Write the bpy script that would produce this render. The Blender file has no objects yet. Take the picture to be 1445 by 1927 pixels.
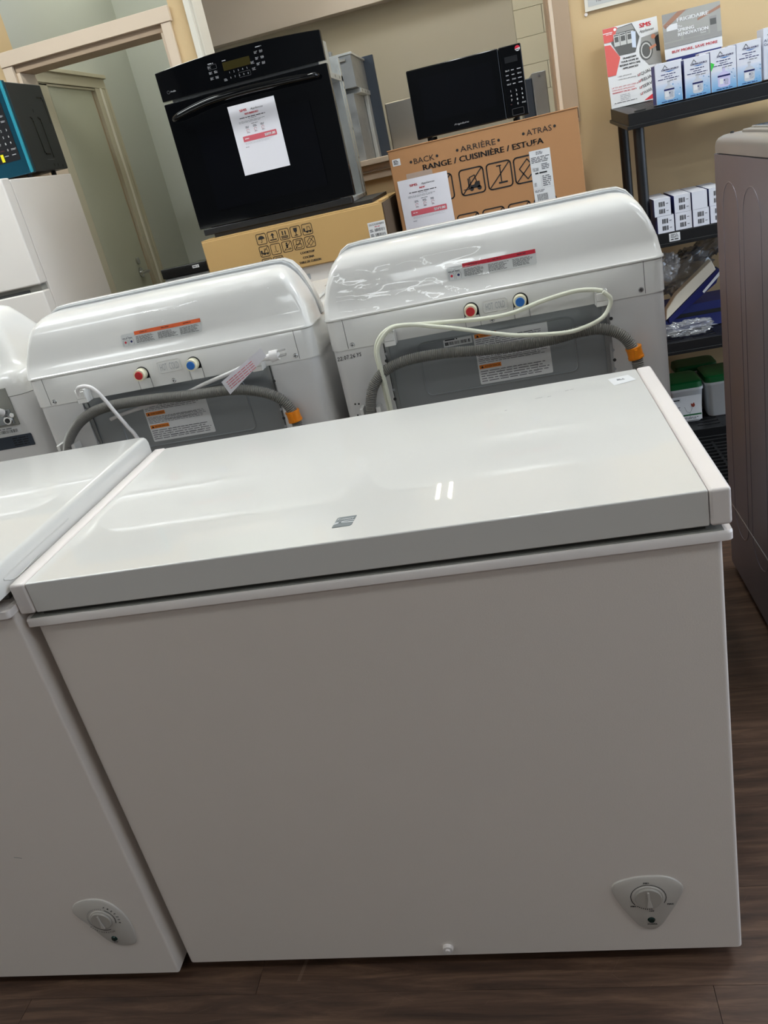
import bpy, math, random
from mathutils import Vector, Matrix, noise
random.seed(7)
S = bpy.context.scene
COL = S.collection

# ------------------------------------------------------------------ camera
cam_d = bpy.data.cameras.new('camera'); cam = bpy.data.objects.new('camera', cam_d); COL.objects.link(cam)
cam_d.sensor_fit = 'VERTICAL'; cam_d.sensor_height = 36.0; cam_d.lens = 1508.784 / 1927 * 36.0
cam_d.clip_start = 0.02
cam.matrix_world = (Matrix.Translation((0.7711, -0.9221, 1.27848)) @ Matrix.Rotation(0.2195517, 4, 'Z')
                    @ Matrix.Rotation(1.1644605, 4, 'X') @ Matrix.Rotation(-0.2302528, 4, 'Z'))
S.camera = cam
# ------------------------------------------------------------------ view + world + lights
S.view_settings.view_transform = 'Standard'; S.view_settings.look = 'None'
S.view_settings.exposure = 0.0; S.view_settings.gamma = 1.0; S.view_settings.use_curve_mapping = False
w = bpy.data.worlds.new('world'); S.world = w; w.use_nodes = True
w.node_tree.nodes['Background'].inputs[0].default_value = (0.75, 0.85, 1.0, 1)
w.node_tree.nodes['Background'].inputs[1].default_value = 0.3
CEIL = 3.0
FIX = [  # ceiling fixtures: x, y, sx, sy, strength
       (-1.35, 1.05, 1.2, 0.34, 33), (0.70, 1.35, 0.30, 1.2, 37), (2.6, 1.2, 1.2, 0.34, 28),
       (-1.6, -0.9, 1.2, 0.34, 13), (2.6, -1.0, 1.2, 0.34, 13), (0.2, -2.9, 1.2, 0.34, 14)]
def area(name, loc, rot, sx, sy, power, col):
    l = bpy.data.lights.new(name, 'AREA'); l.shape = 'RECTANGLE'; l.size = sx; l.size_y = sy; l.energy = power; l.color = col
    o = bpy.data.objects.new(name, l); o.location = loc; o.rotation_euler = rot; COL.objects.link(o); return o
# daylight from the shop window in the right-hand wall
area('shop_window_daylight', (3.95, 0.7, 1.55), (0, math.radians(90), 0), 2.0, 2.6, 62, (0.66, 0.80, 1.0))

# ------------------------------------------------------------------ materials
def s2l(c): return c / 12.92 if c <= .04045 else ((c + .055) / 1.055) ** 2.4
def rgb(r, g, b): return (s2l(r / 255), s2l(g / 255), s2l(b / 255), 1)
MAT = {}
def mat(name, col, rough=.5, metal=0., var=0., vscale=8., bump=0., bscale=200., emit=None, es=0, alpha=1., coat=0., stretch=None, trans=0., spec=.5, rvar=0., coatr=.08):
    m = bpy.data.materials.new(name); m.use_nodes = True; nt = m.node_tree; b = nt.nodes['Principled BSDF']
    b.inputs['Base Color'].default_value = col; b.inputs['Roughness'].default_value = rough; b.inputs['Metallic'].default_value = metal
    b.inputs['Alpha'].default_value = alpha; b.inputs['Coat Weight'].default_value = coat; b.inputs['Coat Roughness'].default_value = coatr
    b.inputs['Transmission Weight'].default_value = trans; b.inputs['Specular IOR Level'].default_value = spec
    if emit: b.inputs['Emission Color'].default_value = emit; b.inputs['Emission Strength'].default_value = es
    tc = nt.nodes.new('ShaderNodeTexCoord'); mp = nt.nodes.new('ShaderNodeMapping'); nt.links.new(tc.outputs['Object'], mp.inputs[0])
    if stretch: mp.inputs['Scale'].default_value = stretch
    if var or rvar:
        n = nt.nodes.new('ShaderNodeTexNoise'); n.inputs['Scale'].default_value = vscale; n.inputs['Detail'].default_value = 5
        nt.links.new(mp.outputs[0], n.inputs[0])
    if var:
        r = nt.nodes.new('ShaderNodeMix'); r.data_type = 'RGBA'; r.inputs[6].default_value = [c * (1 - var) for c in col[:3]] + [1]
        r.inputs[7].default_value = [min(1, c * (1 + var)) for c in col[:3]] + [1]
        nt.links.new(n.outputs[0], r.inputs[0]); nt.links.new(r.outputs[2], b.inputs['Base Color'])
    if rvar:
        mr = nt.nodes.new('ShaderNodeMapRange'); mr.inputs[1].default_value = .3; mr.inputs[2].default_value = .7
        mr.inputs[3].default_value = max(0, rough - rvar); mr.inputs[4].default_value = rough + rvar
        nt.links.new(n.outputs[0], mr.inputs[0]); nt.links.new(mr.outputs[0], b.inputs['Roughness'])
    if bump:
        n2 = nt.nodes.new('ShaderNodeTexNoise'); n2.inputs['Scale'].default_value = bscale; n2.inputs['Detail'].default_value = 3
        nt.links.new(mp.outputs[0], n2.inputs[0]); bp = nt.nodes.new('ShaderNodeBump'); bp.inputs['Strength'].default_value = bump
        bp.inputs['Distance'].default_value = .002; nt.links.new(n2.outputs[0], bp.inputs['Height']); nt.links.new(bp.outputs[0], b.inputs['Normal'])
    MAT[name] = m; return m
mat('white_enamel', rgb(215, 213, 208), .30, var=.012, vscale=5, coat=.7, coatr=.025)
mat('white_front', rgb(227, 217, 208), .42, var=.02, vscale=4, bump=.10, bscale=500)
mat('white_cap', rgb(230, 222, 217), .3, var=.02)
mat('white_plastic', rgb(228, 226, 222), .24, coat=.4, coatr=.05, var=.015, vscale=4)
mat('white_sheet', rgb(220, 218, 216), .38, var=.015)
mat('fridge_white', rgb(228, 222, 215), .35, var=.01)
mat('gasket_shade_grey', rgb(140, 139, 132), .7); mat('gasket_dark', rgb(58, 56, 50), .8)
mat('groove_dark', rgb(60, 60, 60), .8)
mat('galv', rgb(150, 152, 152), .42, .75, var=.10, vscale=30, rvar=.08)
mat('galv_bright', rgb(205, 208, 206), .35, .7, var=.10, vscale=60)
mat('panel_grey', rgb(150, 154, 156), .42, .55, var=.04, vscale=6)
mat('black_gloss', rgb(5, 6, 8), .07, spec=.35)
mat('black_satin', rgb(14, 15, 18), .35)
mat('black_panel', rgb(24, 25, 28), .28)
mat('glass_black', rgb(3, 4, 8), .03, spec=.45)
mat('black_plastic', rgb(26, 26, 27), .5, bump=.15, bscale=300)
mat('dark_steel_blue', rgb(66, 74, 86), .4, .5)
mat('hose_grey', rgb(122, 119, 113), .5, var=.03)
mat('cord_cream', rgb(224, 224, 205), .45)
mat('cord_white', rgb(226, 222, 220), .45)
mat('inlet_cream', rgb(236, 230, 200), .45)
mat('red', rgb(190, 28, 34), .45); mat('blue', rgb(25, 105, 185), .45); mat('orange', rgb(240, 140, 20), .35)
mat('orange_print', rgb(226, 96, 40), .6); mat('orange_print2', rgb(232, 132, 40), .6); mat('red_print', rgb(190, 25, 50), .6)
mat('ink', rgb(28, 28, 30), .7); mat('ink_soft', rgb(110, 110, 114), .7); mat('ink_pale', rgb(168, 168, 172), .7)
mat('label_white', rgb(222, 222, 222), .5); mat('label_clear', rgb(206, 207, 205), .3)
mat('paper', rgb(228, 226, 232), .7, var=.01); mat('paper_red', rgb(205, 92, 104), .6); mat('white_ink', rgb(240, 240, 240), .6)
mat('pale_ink', rgb(176, 178, 180), .6)
mat('logo_red', rgb(205, 40, 52), .6)
mat('card_tan', rgb(192, 155, 98), .75, var=.05, vscale=6, bump=.1, bscale=120)
mat('card_brown', rgb(176, 128, 84), .75, var=.04, vscale=6, bump=.1, bscale=120)
mat('card_dark', rgb(84, 66, 46), .8, var=.1, vscale=12)
mat('tape', rgb(205, 190, 178), .25, alpha=.55)
mat('wall_tan', rgb(212, 184, 140), .75, var=.02, vscale=2, bump=.08, bscale=160)
mat('wall_side', rgb(186, 184, 180), .8)
mat('wall_dark', rgb(120, 122, 126), .8)
mat('wall_green', rgb(188, 190, 181), .8, var=.02, vscale=2)
mat('wall_far', rgb(184, 181, 168), .8, var=.02, vscale=1.5)
mat('wall_mauve', rgb(198, 192, 188), .8)
mat('block_cream', rgb(208, 205, 186), .75, bump=.25, bscale=60)
mat('trim_beige', rgb(222, 202, 178), .55, var=.02)
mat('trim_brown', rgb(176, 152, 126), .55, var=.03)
mat('trim_white', rgb(226, 220, 205), .5, var=.03)
mat('trim_green', rgb(190, 182, 158), .55)
mat('door_paint', rgb(176, 176, 156), .6, var=.02)
mat('ceiling_tile', rgb(225, 224, 218), .9, var=.03, vscale=60)
mat('lamp', (1, 1, 1, 1), .5, emit=(1, .96, .88, 1), es=30)
mat('chrome', rgb(200, 200, 200), .2, 1.)
mat('brushed', rgb(190, 186, 178), .28, 1., var=.04, vscale=20, stretch=(60, 1, 1))
mat('washer_graphite', rgb(124, 117, 123), .36, .45, var=.04, vscale=2, rvar=.05)
mat('washer_silver', rgb(158, 156, 154), .3, .5)
mat('lid_glass', rgb(120, 128, 130), .06, coat=.6)
mat('teal', rgb(22, 78, 98), .25, .6); mat('teal_bright', rgb(70, 190, 215), .2, .7)
mat('micro_side', rgb(38, 42, 44), .42, .2, bump=.08, bscale=400)
mat('display', rgb(48, 42, 16), .15); mat('yellow', rgb(230, 220, 20), .5)
mat('shelf_black', rgb(17, 17, 18), .42, bump=.15, bscale=200)
def plastic(name, body, gloss, col, rough=.12, bscale=24, bstr=.8, st=(1, 1, 1)):
    """thin polythene: mostly clear, a little milky body, sharp glints on the creases"""
    m = bpy.data.materials.new(name); m.use_nodes = True; nt = m.node_tree; nt.nodes.remove(nt.nodes['Principled BSDF']); L = nt.links.new
    out = nt.nodes['Material Output']; tr = nt.nodes.new('ShaderNodeBsdfTransparent'); gl = nt.nodes.new('ShaderNodeBsdfGlossy'); df = nt.nodes.new('ShaderNodeBsdfDiffuse')
    gl.inputs['Roughness'].default_value = rough; df.inputs[0].default_value = col
    tc = nt.nodes.new('ShaderNodeTexCoord'); n = nt.nodes.new('ShaderNodeTexNoise'); n.inputs['Scale'].default_value = bscale; n.inputs['Detail'].default_value = 4 if body else 1.5
    mp = nt.nodes.new('ShaderNodeMapping'); mp.inputs['Scale'].default_value = st; mp.inputs['Rotation'].default_value = (0, .25 if not body else 0, 0); L(tc.outputs['Object'], mp.inputs[0]); L(mp.outputs[0], n.inputs[0])
    bp = nt.nodes.new('ShaderNodeBump'); bp.inputs['Strength'].default_value = bstr; bp.inputs['Distance'].default_value = .006; L(n.outputs[0], bp.inputs['Height'])
    L(bp.outputs[0], gl.inputs['Normal']); L(bp.outputs[0], df.inputs['Normal'])
    a = nt.nodes.new('ShaderNodeMixShader'); a.inputs[0].default_value = body; L(tr.outputs[0], a.inputs[1]); L(df.outputs[0], a.inputs[2])
    lw = nt.nodes.new('ShaderNodeLayerWeight'); lw.inputs[0].default_value = .25; L(bp.outputs[0], lw.inputs['Normal'])
    mr = nt.nodes.new('ShaderNodeMapRange'); mr.inputs[3].default_value = gloss; mr.inputs[4].default_value = min(1, gloss * 4); L(lw.outputs['Fresnel'], mr.inputs[0])
    b = nt.nodes.new('ShaderNodeMixShader'); L(mr.outputs[0], b.inputs[0]); L(a.outputs[0], b.inputs[1]); L(gl.outputs[0], b.inputs[2]); L(b.outputs[0], out.inputs[0]); MAT[name] = m
plastic('film_dense', .20, .075, rgb(205, 206, 208), .2, 15); plastic('film_grey', .45, .07, rgb(110, 110, 112), .2, 15); plastic('film_thin', .0, .035, rgb(240, 240, 240), .07, 5, .55, (.8, 1, 7))
mat('navy', rgb(22, 28, 88), .4); mat('cream', rgb(226, 216, 196), .5); mat('navy_box', rgb(40, 48, 110), .5)
mat('box_white', rgb(216, 217, 224), .55); mat('box_blue', rgb(104, 160, 205), .5); mat('box_blue_mid', rgb(168, 196, 222), .5)
mat('box_blue_pale', rgb(204, 214, 230), .5); mat('box_navy', rgb(60, 66, 130), .5)
mat('bottle_grey', rgb(196, 198, 204), .5); mat('bottle_lilac', rgb(196, 190, 222), .5); mat('bottle_shade', rgb(160, 162, 170), .5)
mat('green', rgb(12, 92, 44), .4); mat('green_tag', rgb(60, 200, 70), .5); mat('bucket_white', rgb(214, 214, 212), .45)
mat('leaf_red', rgb(150, 60, 40), .6); mat('led_green', rgb(6, 40, 36), .15)
mat('kenmore_grey', rgb(118, 124, 126), .4); mat('knob', rgb(176, 170, 162), .35); mat('knob_ring', rgb(200, 194, 186), .35)
mat('photo_grey', rgb(150, 148, 144), .5); mat('photo_dark', rgb(86, 86, 84), .5); mat('photo_wood', rgb(160, 118, 96), .5)
mat('photo_light', rgb(196, 196, 192), .5); mat('photo_bg', rgb(164, 162, 156), .5); mat('skin', rgb(200, 130, 100), .6); mat('poster_red', rgb(214, 92, 86), .6)
mat('film_print', rgb(70, 36, 40), .4); mat('dark_red_reflect', rgb(90, 14, 24), .4)

# painted room lamps are the emitters
def wood(name):
    m = bpy.data.materials.new(name); m.use_nodes = True; nt = m.node_tree; b = nt.nodes['Principled BSDF']; L = nt.links.new
    oi = nt.nodes.new('ShaderNodeObjectInfo'); tc = nt.nodes.new('ShaderNodeTexCoord')
    mp = nt.nodes.new('ShaderNodeMapping'); mp.inputs['Scale'].default_value = (1.2, 14, 1); L(tc.outputs['Object'], mp.inputs[0])
    cb = nt.nodes.new('ShaderNodeCombineXYZ'); mu = nt.nodes.new('ShaderNodeMath'); mu.operation = 'MULTIPLY'; mu.inputs[1].default_value = 37
    L(oi.outputs['Random'], mu.inputs[0]); L(mu.outputs[0], cb.inputs[0]); L(mu.outputs[0], cb.inputs[1]); L(cb.outputs[0], mp.inputs['Location'])
    n = nt.nodes.new('ShaderNodeTexNoise'); n.inputs['Scale'].default_value = 3.2; n.inputs['Detail'].default_value = 9; n.inputs['Roughness'].default_value = .68; n.inputs['Distortion'].default_value = .6
    L(mp.outputs[0], n.inputs[0])
    cr = nt.nodes.new('ShaderNodeValToRGB'); e = cr.color_ramp.elements
    e[0].position = .28; e[0].color = rgb(46, 32, 25); e[1].position = .74; e[1].color = rgb(120, 92, 72)
    x = e.new(.5); x.color = rgb(80, 58, 45); L(n.outputs[0], cr.inputs[0])
    # pale scratches
    mp2 = nt.nodes.new('ShaderNodeMapping'); mp2.inputs['Scale'].default_value = (1, 1, 1); mp2.inputs['Rotation'].default_value = (0, 0, .5); L(tc.outputs['Object'], mp2.inputs[0])
    vo = nt.nodes.new('ShaderNodeTexVoronoi'); vo.feature = 'DISTANCE_TO_EDGE'; vo.inputs['Scale'].default_value = 5.5; L(mp2.outputs[0], vo.inputs[0])
    lt = nt.nodes.new('ShaderNodeMath'); lt.operation = 'LESS_THAN'; lt.inputs[1].default_value = .0012; L(vo.outputs[0], lt.inputs[0])
    n3 = nt.nodes.new('ShaderNodeTexNoise'); n3.inputs['Scale'].default_value = 9; L(mp2.outputs[0], n3.inputs[0])
    gt = nt.nodes.new('ShaderNodeMath'); gt.operation = 'GREATER_THAN'; gt.inputs[1].default_value = .56; L(n3.outputs[0], gt.inputs[0])
    mm = nt.nodes.new('ShaderNodeMath'); mm.operation = 'MULTIPLY'; L(lt.outputs[0], mm.inputs[0]); L(gt.outputs[0], mm.inputs[1])
    m2 = nt.nodes.new('ShaderNodeMath'); m2.operation = 'MULTIPLY'; m2.inputs[1].default_value = .22; L(mm.outputs[0], m2.inputs[0])
    mx = nt.nodes.new('ShaderNodeMix'); mx.data_type = 'RGBA'; mx.inputs[7].default_value = rgb(150, 125, 105)
    L(cr.outputs[0], mx.inputs[6]); L(m2.outputs[0], mx.inputs[0]); L(mx.outputs[2], b.inputs['Base Color'])
    b.inputs['Roughness'].default_value = .48
    bp = nt.nodes.new('ShaderNodeBump'); bp.inputs['Strength'].default_value = .25; bp.inputs['Distance'].default_value = .002
    L(n.outputs[0], bp.inputs['Height']); L(bp.outputs[0], b.inputs['Normal']); MAT[name] = m
wood('floor_wood')

# ------------------------------------------------------------------ mesh builder
X, Y, Z = Vector((1, 0, 0)), Vector((0, 1, 0)), Vector((0, 0, 1))
_txt = {}
def text_mesh(s, shear=0.):
    k = (s, shear)
    if k in _txt: return _txt[k]
    c = bpy.data.curves.new('t', 'FONT'); c.body = s; c.size = 1; c.resolution_u = 2; c.shear = shear
    o = bpy.data.objects.new('t', c); COL.objects.link(o)
    dg = bpy.context.evaluated_depsgraph_get(); me = o.evaluated_get(dg).to_mesh()
    vs = [(v.co.x, v.co.y) for v in me.vertices]; fs = [tuple(p.vertices) for p in me.polygons]
    o.evaluated_get(dg).to_mesh_clear(); bpy.data.objects.remove(o); bpy.data.curves.remove(c)
    if vs:
        x0 = min(v[0] for v in vs); x1 = max(v[0] for v in vs)
    else: x0 = x1 = 0
    _txt[k] = (vs, fs, x0, x1); return _txt[k]
def world_origin(p):
    v = Vector((0, 0, 0))
    while p: v += p.location; p = p.parent
    return v
class MB:
    def __init__(s): s.v = []; s.f = []; s.mi = []; s.m = []; s.sm = []
    def k(s, m):
        if m not in s.m: s.m.append(m)
        return s.m.index(m)
    def face(s, pts, m, smooth=False):
        b = len(s.v); s.v += [Vector(p) for p in pts]; s.f.append(tuple(range(b, b + len(pts)))); s.mi.append(s.k(m)); s.sm.append(smooth)
    def box(s, x0, y0, z0, x1, y1, z1, m):
        b = len(s.v)
        s.v += [Vector(p) for p in ((x0,y0,z0),(x1,y0,z0),(x1,y1,z0),(x0,y1,z0),(x0,y0,z1),(x1,y0,z1),(x1,y1,z1),(x0,y1,z1))]
        for q in ((0,3,2,1),(4,5,6,7),(0,1,5,4),(1,2,6,5),(2,3,7,6),(3,0,4,7)):
            s.f.append(tuple(b + i for i in q)); s.mi.append(s.k(m)); s.sm.append(False)
        return s
    def loft(s, secs, m, cap0=True, cap1=True, smooth=True, closed=True):
        b = len(s.v); n = len(secs[0])
        for c in secs: s.v += [Vector(p) for p in c]
        for i in range(len(secs) - 1):
            for j in range(n if closed else n - 1):
                a = b + i * n + j; c = b + i * n + (j + 1) % n
                s.f.append((a, c, c + n, a + n)); s.mi.append(s.k(m)); s.sm.append(smooth)
        if cap0: s.f.append(tuple(b + j for j in range(n))[::-1]); s.mi.append(s.k(m)); s.sm.append(False)
        if cap1: s.f.append(tuple(b + (len(secs) - 1) * n + j for j in range(n))); s.mi.append(s.k(m)); s.sm.append(False)
        return s
    def prism(s, pts, O, U, V, d, m, smooth=False):
        """extrude outline pts (u,v) from O by d along U x V"""
        O, U, V = Vector(O), Vector(U), Vector(V); N = U.cross(V)
        a = [O + U * p[0] + V * p[1] for p in pts]; c = [p + N * d for p in a]
        return s.loft([a, c], m, smooth=smooth)
    def cyl(s, c, ax, r, h, m, seg=20, r2=None, smooth=True):
        c = Vector(c); ax = Vector(ax).normalized(); t = ax.orthogonal().normalized(); u = ax.cross(t); r2 = r if r2 is None else r2
        A = [c + (t * math.cos(2*math.pi*i/seg) + u * math.sin(2*math.pi*i/seg)) * r for i in range(seg)]
        B = [c + ax * h + (t * math.cos(2*math.pi*i/seg) + u * math.sin(2*math.pi*i/seg)) * r2 for i in range(seg)]
        return s.loft([A, B], m, smooth=smooth)
    def tube(s, pts, r, m, seg=10, rad=None):
        pts = [Vector(p) for p in pts]; secs = []; prev = None
        for i, p in enumerate(pts):
            d = (pts[min(i + 1, len(pts) - 1)] - pts[max(i - 1, 0)]).normalized()
            if prev is None: t = d.orthogonal().normalized()
            else: t = (prev - d * prev.dot(d)).normalized()
            prev = t; u = d.cross(t); rr = rad[i] if rad else r
            secs.append([p + (t * math.cos(2*math.pi*j/seg) + u * math.sin(2*math.pi*j/seg)) * rr for j in range(seg)])
        return s.loft(secs, m)
    def build(s, name, parent=None, bevel=0., seg=2, label=None, sub=0, angle=35):
        org = world_origin(parent) if parent else None
        if org is None:
            xs = [v.x for v in s.v]; ys = [v.y for v in s.v]; zs = [v.z for v in s.v]
            org = Vector(((min(xs)+max(xs))/2, (min(ys)+max(ys))/2, min(zs)))
        me = bpy.data.meshes.new(name); me.from_pydata([tuple(v - org) for v in s.v], [], s.f)
        for m in s.m: me.materials.append(MAT[m])
        me.polygons.foreach_set('material_index', s.mi); me.polygons.foreach_set('use_smooth', [bool(q) or bevel > 0 for q in s.sm]); me.update()
        me.set_sharp_from_angle(angle=math.radians(angle))
        o = bpy.data.objects.new(name, me); COL.objects.link(o)
        if parent: o.parent = parent
        else: o.location = org
        if bevel:
            bv = o.modifiers.new('bevel', 'BEVEL'); bv.width = bevel; bv.segments = seg; bv.limit_method = 'ANGLE'; bv.angle_limit = math.radians(40); bv.harden_normals = True
        if label: o['label'] = label
        return o
def thing(name, label, cat, loc, group=None):
    o = bpy.data.objects.new(name, None); o.empty_display_size = .05; o.location = loc; COL.objects.link(o)
    o['label'] = label; o['category'] = cat
    if group: o['group'] = group
    return o
def tag(o, label, cat, group=None):
    o['label'] = label; o['category'] = cat
    if group: o['group'] = group
    return o
def struct(o): o['kind'] = 'structure'; return o

class Print:
    """flat print on a surface: O + u*U + v*V, lifted n along U x V"""
    def __init__(s, O, U, V, mb=None, n=.0006): s.O, s.U, s.V = Vector(O), Vector(U).normalized(), Vector(V).normalized(); s.N = s.U.cross(s.V); s.mb = mb or MB(); s.n = n; s.j = 0
    def P(s, u, v, n=None): return s.O + s.U * u + s.V * v + s.N * ((s.n if n is None else n))
    def poly(s, pts, m, n=None): s.mb.face([s.P(a, b, n) for a, b in pts], m); return s
    def quad(s, u0, v0, u1, v1, m, n=None): return s.poly([(u0, v0), (u1, v0), (u1, v1), (u0, v1)], m, n)
    def line(s, pts, w, m, n=None, closed=False):
        p = [Vector(q) for q in pts]
        if closed: p.append(p[0])
        for a, b in zip(p, p[1:]):
            d = (b - a); L = d.length
            if L < 1e-7: continue
            d /= L; t = Vector((-d.y, d.x)) * w / 2; e = d * w * .25
            s.poly([tuple(a - t - e), tuple(b - t + e), tuple(b + t + e), tuple(a + t - e)], m, n)
        return s
    def circle(s, u, v, r, m, n=None, seg=16, ry=None):
        ry = ry or r; return s.poly([(u + r * math.cos(2*math.pi*i/seg), v + ry * math.sin(2*math.pi*i/seg)) for i in range(seg)], m, n)
    def arc(s, u, v, r, a0, a1, w, m, n=None, seg=18):
        return s.line([(u + r * math.cos(math.radians(a0 + (a1 - a0) * i / seg)), v + r * math.sin(math.radians(a0 + (a1 - a0) * i / seg))) for i in range(seg + 1)], w, m, n)
    def rrect(s, u0, v0, u1, v1, r, w, m, n=None):
        pts = []
        for cx, cy, a in ((u1 - r, v1 - r, 0), (u0 + r, v1 - r, 90), (u0 + r, v0 + r, 180), (u1 - r, v0 + r, 270)):
            pts += [(cx + r * math.cos(math.radians(a + t)), cy + r * math.sin(math.radians(a + t))) for t in (0, 30, 60, 90)]
        if w: return s.line(pts, w, m, n, closed=True)
        return s.poly(pts, m, n)
    def txt(s, t, u, v, h, m, align='c', width=None, n=None, shear=0., rot=0., bold=0):
        """cap height h; (u,v) = baseline anchor; width = forced total width"""
        vs, fs, x0, x1 = text_mesh(t, shear); 
        if not vs: return s
        k = h / .72; kx = (width / (x1 - x0)) if width else k
        W = (x1 - x0) * kx; ox = {'l': 0, 'c': -W / 2, 'r': -W}[align]
        c, sn = math.cos(rot), math.sin(rot)
        for dx in ([0] if not bold else [-bold, bold]):
            b = len(s.mb.v)
            for x, y in vs:
                a = (x - x0) * kx + ox + dx; q = y * k
                s.mb.v.append(s.P(u + a * c - q * sn, v + a * sn + q * c, n))
            for f in fs: s.mb.f.append(tuple(b + i for i in f)); s.mb.mi.append(s.mb.k(m)); s.mb.sm.append(False)
        return s
    def rows(s, u0, v1, u1, v0, rows, m, fill=.55, n=None, ragged=.25):
        """lines of print too small to read: word-long dashes"""
        rnd = random.Random(int(u0 * 9999) + rows); p = (v1 - v0) / rows
        for i in range(rows):
            y = v1 - p * (i + .5); u = u0; e = u1 - (u1 - u0) * ragged * rnd.random()
            while u < e:
                L = min(p * rnd.uniform(1.2, 4.5), e - u)
                if L > p * .4: s.quad(u, y - p * fill / 2, u + L, y + p * fill / 2, m, n)
                u += L + p * .55
        return s
    def bars(s, u0, v0, u1, v1, m, count=18):
        rnd = random.Random(int(u0 * 7777)); u = u0; step = (u1 - u0) / count
        for i in range(count):
            s.quad(u, v0, u + step * rnd.uniform(.25, .8), v1, m); u += step
        return s
    def build(s, name, parent=None, **k): return s.mb.build(name, parent, **k)

def smooth_path(pts, n=8):
    P = [Vector(p) for p in pts]; out = []
    for i in range(len(P) - 1):
        p0 = P[max(i-1, 0)]; p1 = P[i]; p2 = P[i+1]; p3 = P[min(i+2, len(P)-1)]
        for k in range(n):
            t = k / n
            out.append(.5 * ((2*p1) + (-p0 + p2) * t + (2*p0 - 5*p1 + 4*p2 - p3) * t*t + (-p0 + 3*p1 - 3*p2 + p3) * t**3))
    out.append(P[-1]); return out
def resample(pts, step):
    out = [pts[0]]; acc = 0
    for a, b in zip(pts, pts[1:]):
        L = (b - a).length; d = step - acc
        while d <= L: out.append(a + (b - a) * (d / L)); d += step
        acc = (acc + L) % step
    return out
def rr(u0, v0, u1, v1, r, k=4):
    pts = []
    for cx, cy, a in ((u1 - r, v1 - r, 0), (u0 + r, v1 - r, 90), (u0 + r, v0 + r, 180), (u1 - r, v0 + r, 270)):
        pts += [(cx + r * math.cos(math.radians(a + 90 * t / k)), cy + r * math.sin(math.radians(a + 90 * t / k))) for t in range(k + 1)]
    return pts

# ================================================================== THE SETTING
RX0, RX1, RY0, RY1 = -3.0, 4.0, -4.0, 2.70      # the shop
DX0, DX1 = -1.15, -0.470                        # doorway
fl = struct(MB().box(RX0 - .1, RY0 - .1, -.12, RX1 + .1, 4.6, -.008, 'floor_wood').build('floor'))
rnd = random.Random(3)
PY = -1.3; row = 0
while PY < 2.68:
    x = -1.9 - rnd.random() * .9
    while x < 2.9:
        L = 1.22; b = MB().box(x + .0006, PY + .0003, -.0078, x + L - .0003, PY + .1797, -rnd.random() * .0004, 'floor_wood')
        # object origin at the plank's centre so the grain differs per plank
        ob = b.build('plank'); ob.parent = fl; ob.location = ob.location - fl.location
        x += L
    PY += .18
def wall(name, boxes, m):
    b = MB()
    for q in boxes: b.box(*q, m)
    return struct(b.build(name))
W0, W1 = RY1, RY1 + .12
WXL, WXR, WZ0, WZ1 = -.335, 1.036, 1.285, 2.45       # pass-through opening
wall('wall_back', [(RX0, W0, 0, -1.192, W1, CEIL), (-1.192, W0, 0, DX0, W1, 1.95), (DX1, W0, 0, -.425, W1, 1.95),
     (-1.192, W0, 2.75, -.425, W1, CEIL), (-.425, W0, 0, WXL, W1, CEIL), (WXL, W0, 0, WXR, W1, WZ0), (WXL, W0, WZ1, WXR, W1, CEIL),
     (WXR, W0, 0, RX1, W1, CEIL)], 'wall_tan')
wall('wall_left', [(RX0 - .1, RY0, 0, RX0, W1, CEIL)], 'wall_side')
wall('wall_front', [(RX0 - .1, RY0 - .1, 0, RX1 + .1, RY0, CEIL)], 'wall_dark')
wall('wall_right', [(RX1, RY0, 0, RX1 + .1, -.6, CEIL), (RX1, 2.0, 0, RX1 + .1, W1, CEIL), (RX1, -.6, 0, RX1 + .1, 2.0, .5), (RX1, -.6, 2.6, RX1 + .1, 2.0, CEIL)], 'wall_side')
b = MB()
for q in ((-.6, .5, -.55, 2.6), (1.95, .5, 2.0, 2.6), (.68, .5, .72, 2.6), (-.6, .5, 2.0, .55), (-.6, 2.55, 2.0, 2.6)): b.box(RX1 + .02, q[0], q[1], RX1 + .08, q[2], q[3], 'trim_white')
struct(b.build('window_1'))
struct(MB().box(RX0 - .1, RY0 - .1, CEIL, RX1 + .1, 4.5, CEIL + .08, 'ceiling_tile').build('ceiling'))
FLAB = ['left of the washing machines', 'above the washing machines', 'above the shelving unit', 'above the left of the aisle', 'above the right of the aisle', 'at the front of the shop']
for fi, (x, y, sx, sy, st) in enumerate(FIX):
    t = thing('ceiling_light', 'bright ceiling light fixture ' + FLAB[fi], 'lamp', (x, y, CEIL - .06), 'ceiling lights of the shop')
    MB().box(x - sx/2 - .02, y - sy/2 - .02, CEIL - .05, x + sx/2 + .02, y + sy/2 + .02, CEIL - .001, 'trim_white').build('housing', t)
    mn = 'lamp_%d' % st
    if mn not in MAT: mat(mn, (1, 1, 1, 1), .5, emit=(.93, .985, 1.0, 1), es=st)
    mb = MB()
    if sy >= sx:
        for k in (-.25, .25): mb.box(x + k * sx - .025, y - sy/2, CEIL - .075, x + k * sx + .025, y + sy/2, CEIL - .052, mn)
    else:
        mb.box(x - sx/2, y - sy/2, CEIL - .058, x + sx/2, y + sy/2, CEIL - .052, mn)
    mb.build('tube', t)
# corridor behind the doorway
wall('wall_corridor_left', [(-1.30, W1, 0, -1.20, 4.20, CEIL)], 'wall_green')
wall('wall_corridor_back', [(-1.30, 4.10, 0, -.80, 4.20, CEIL)], 'wall_green')
struct(MB().prism([(-.40, W1), (-.38, W1), (-.82, 4.30), (-.84, 4.30)], (0, 0, 0), X, Y, CEIL, 'wall_far').build('wall_divider'))
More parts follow.
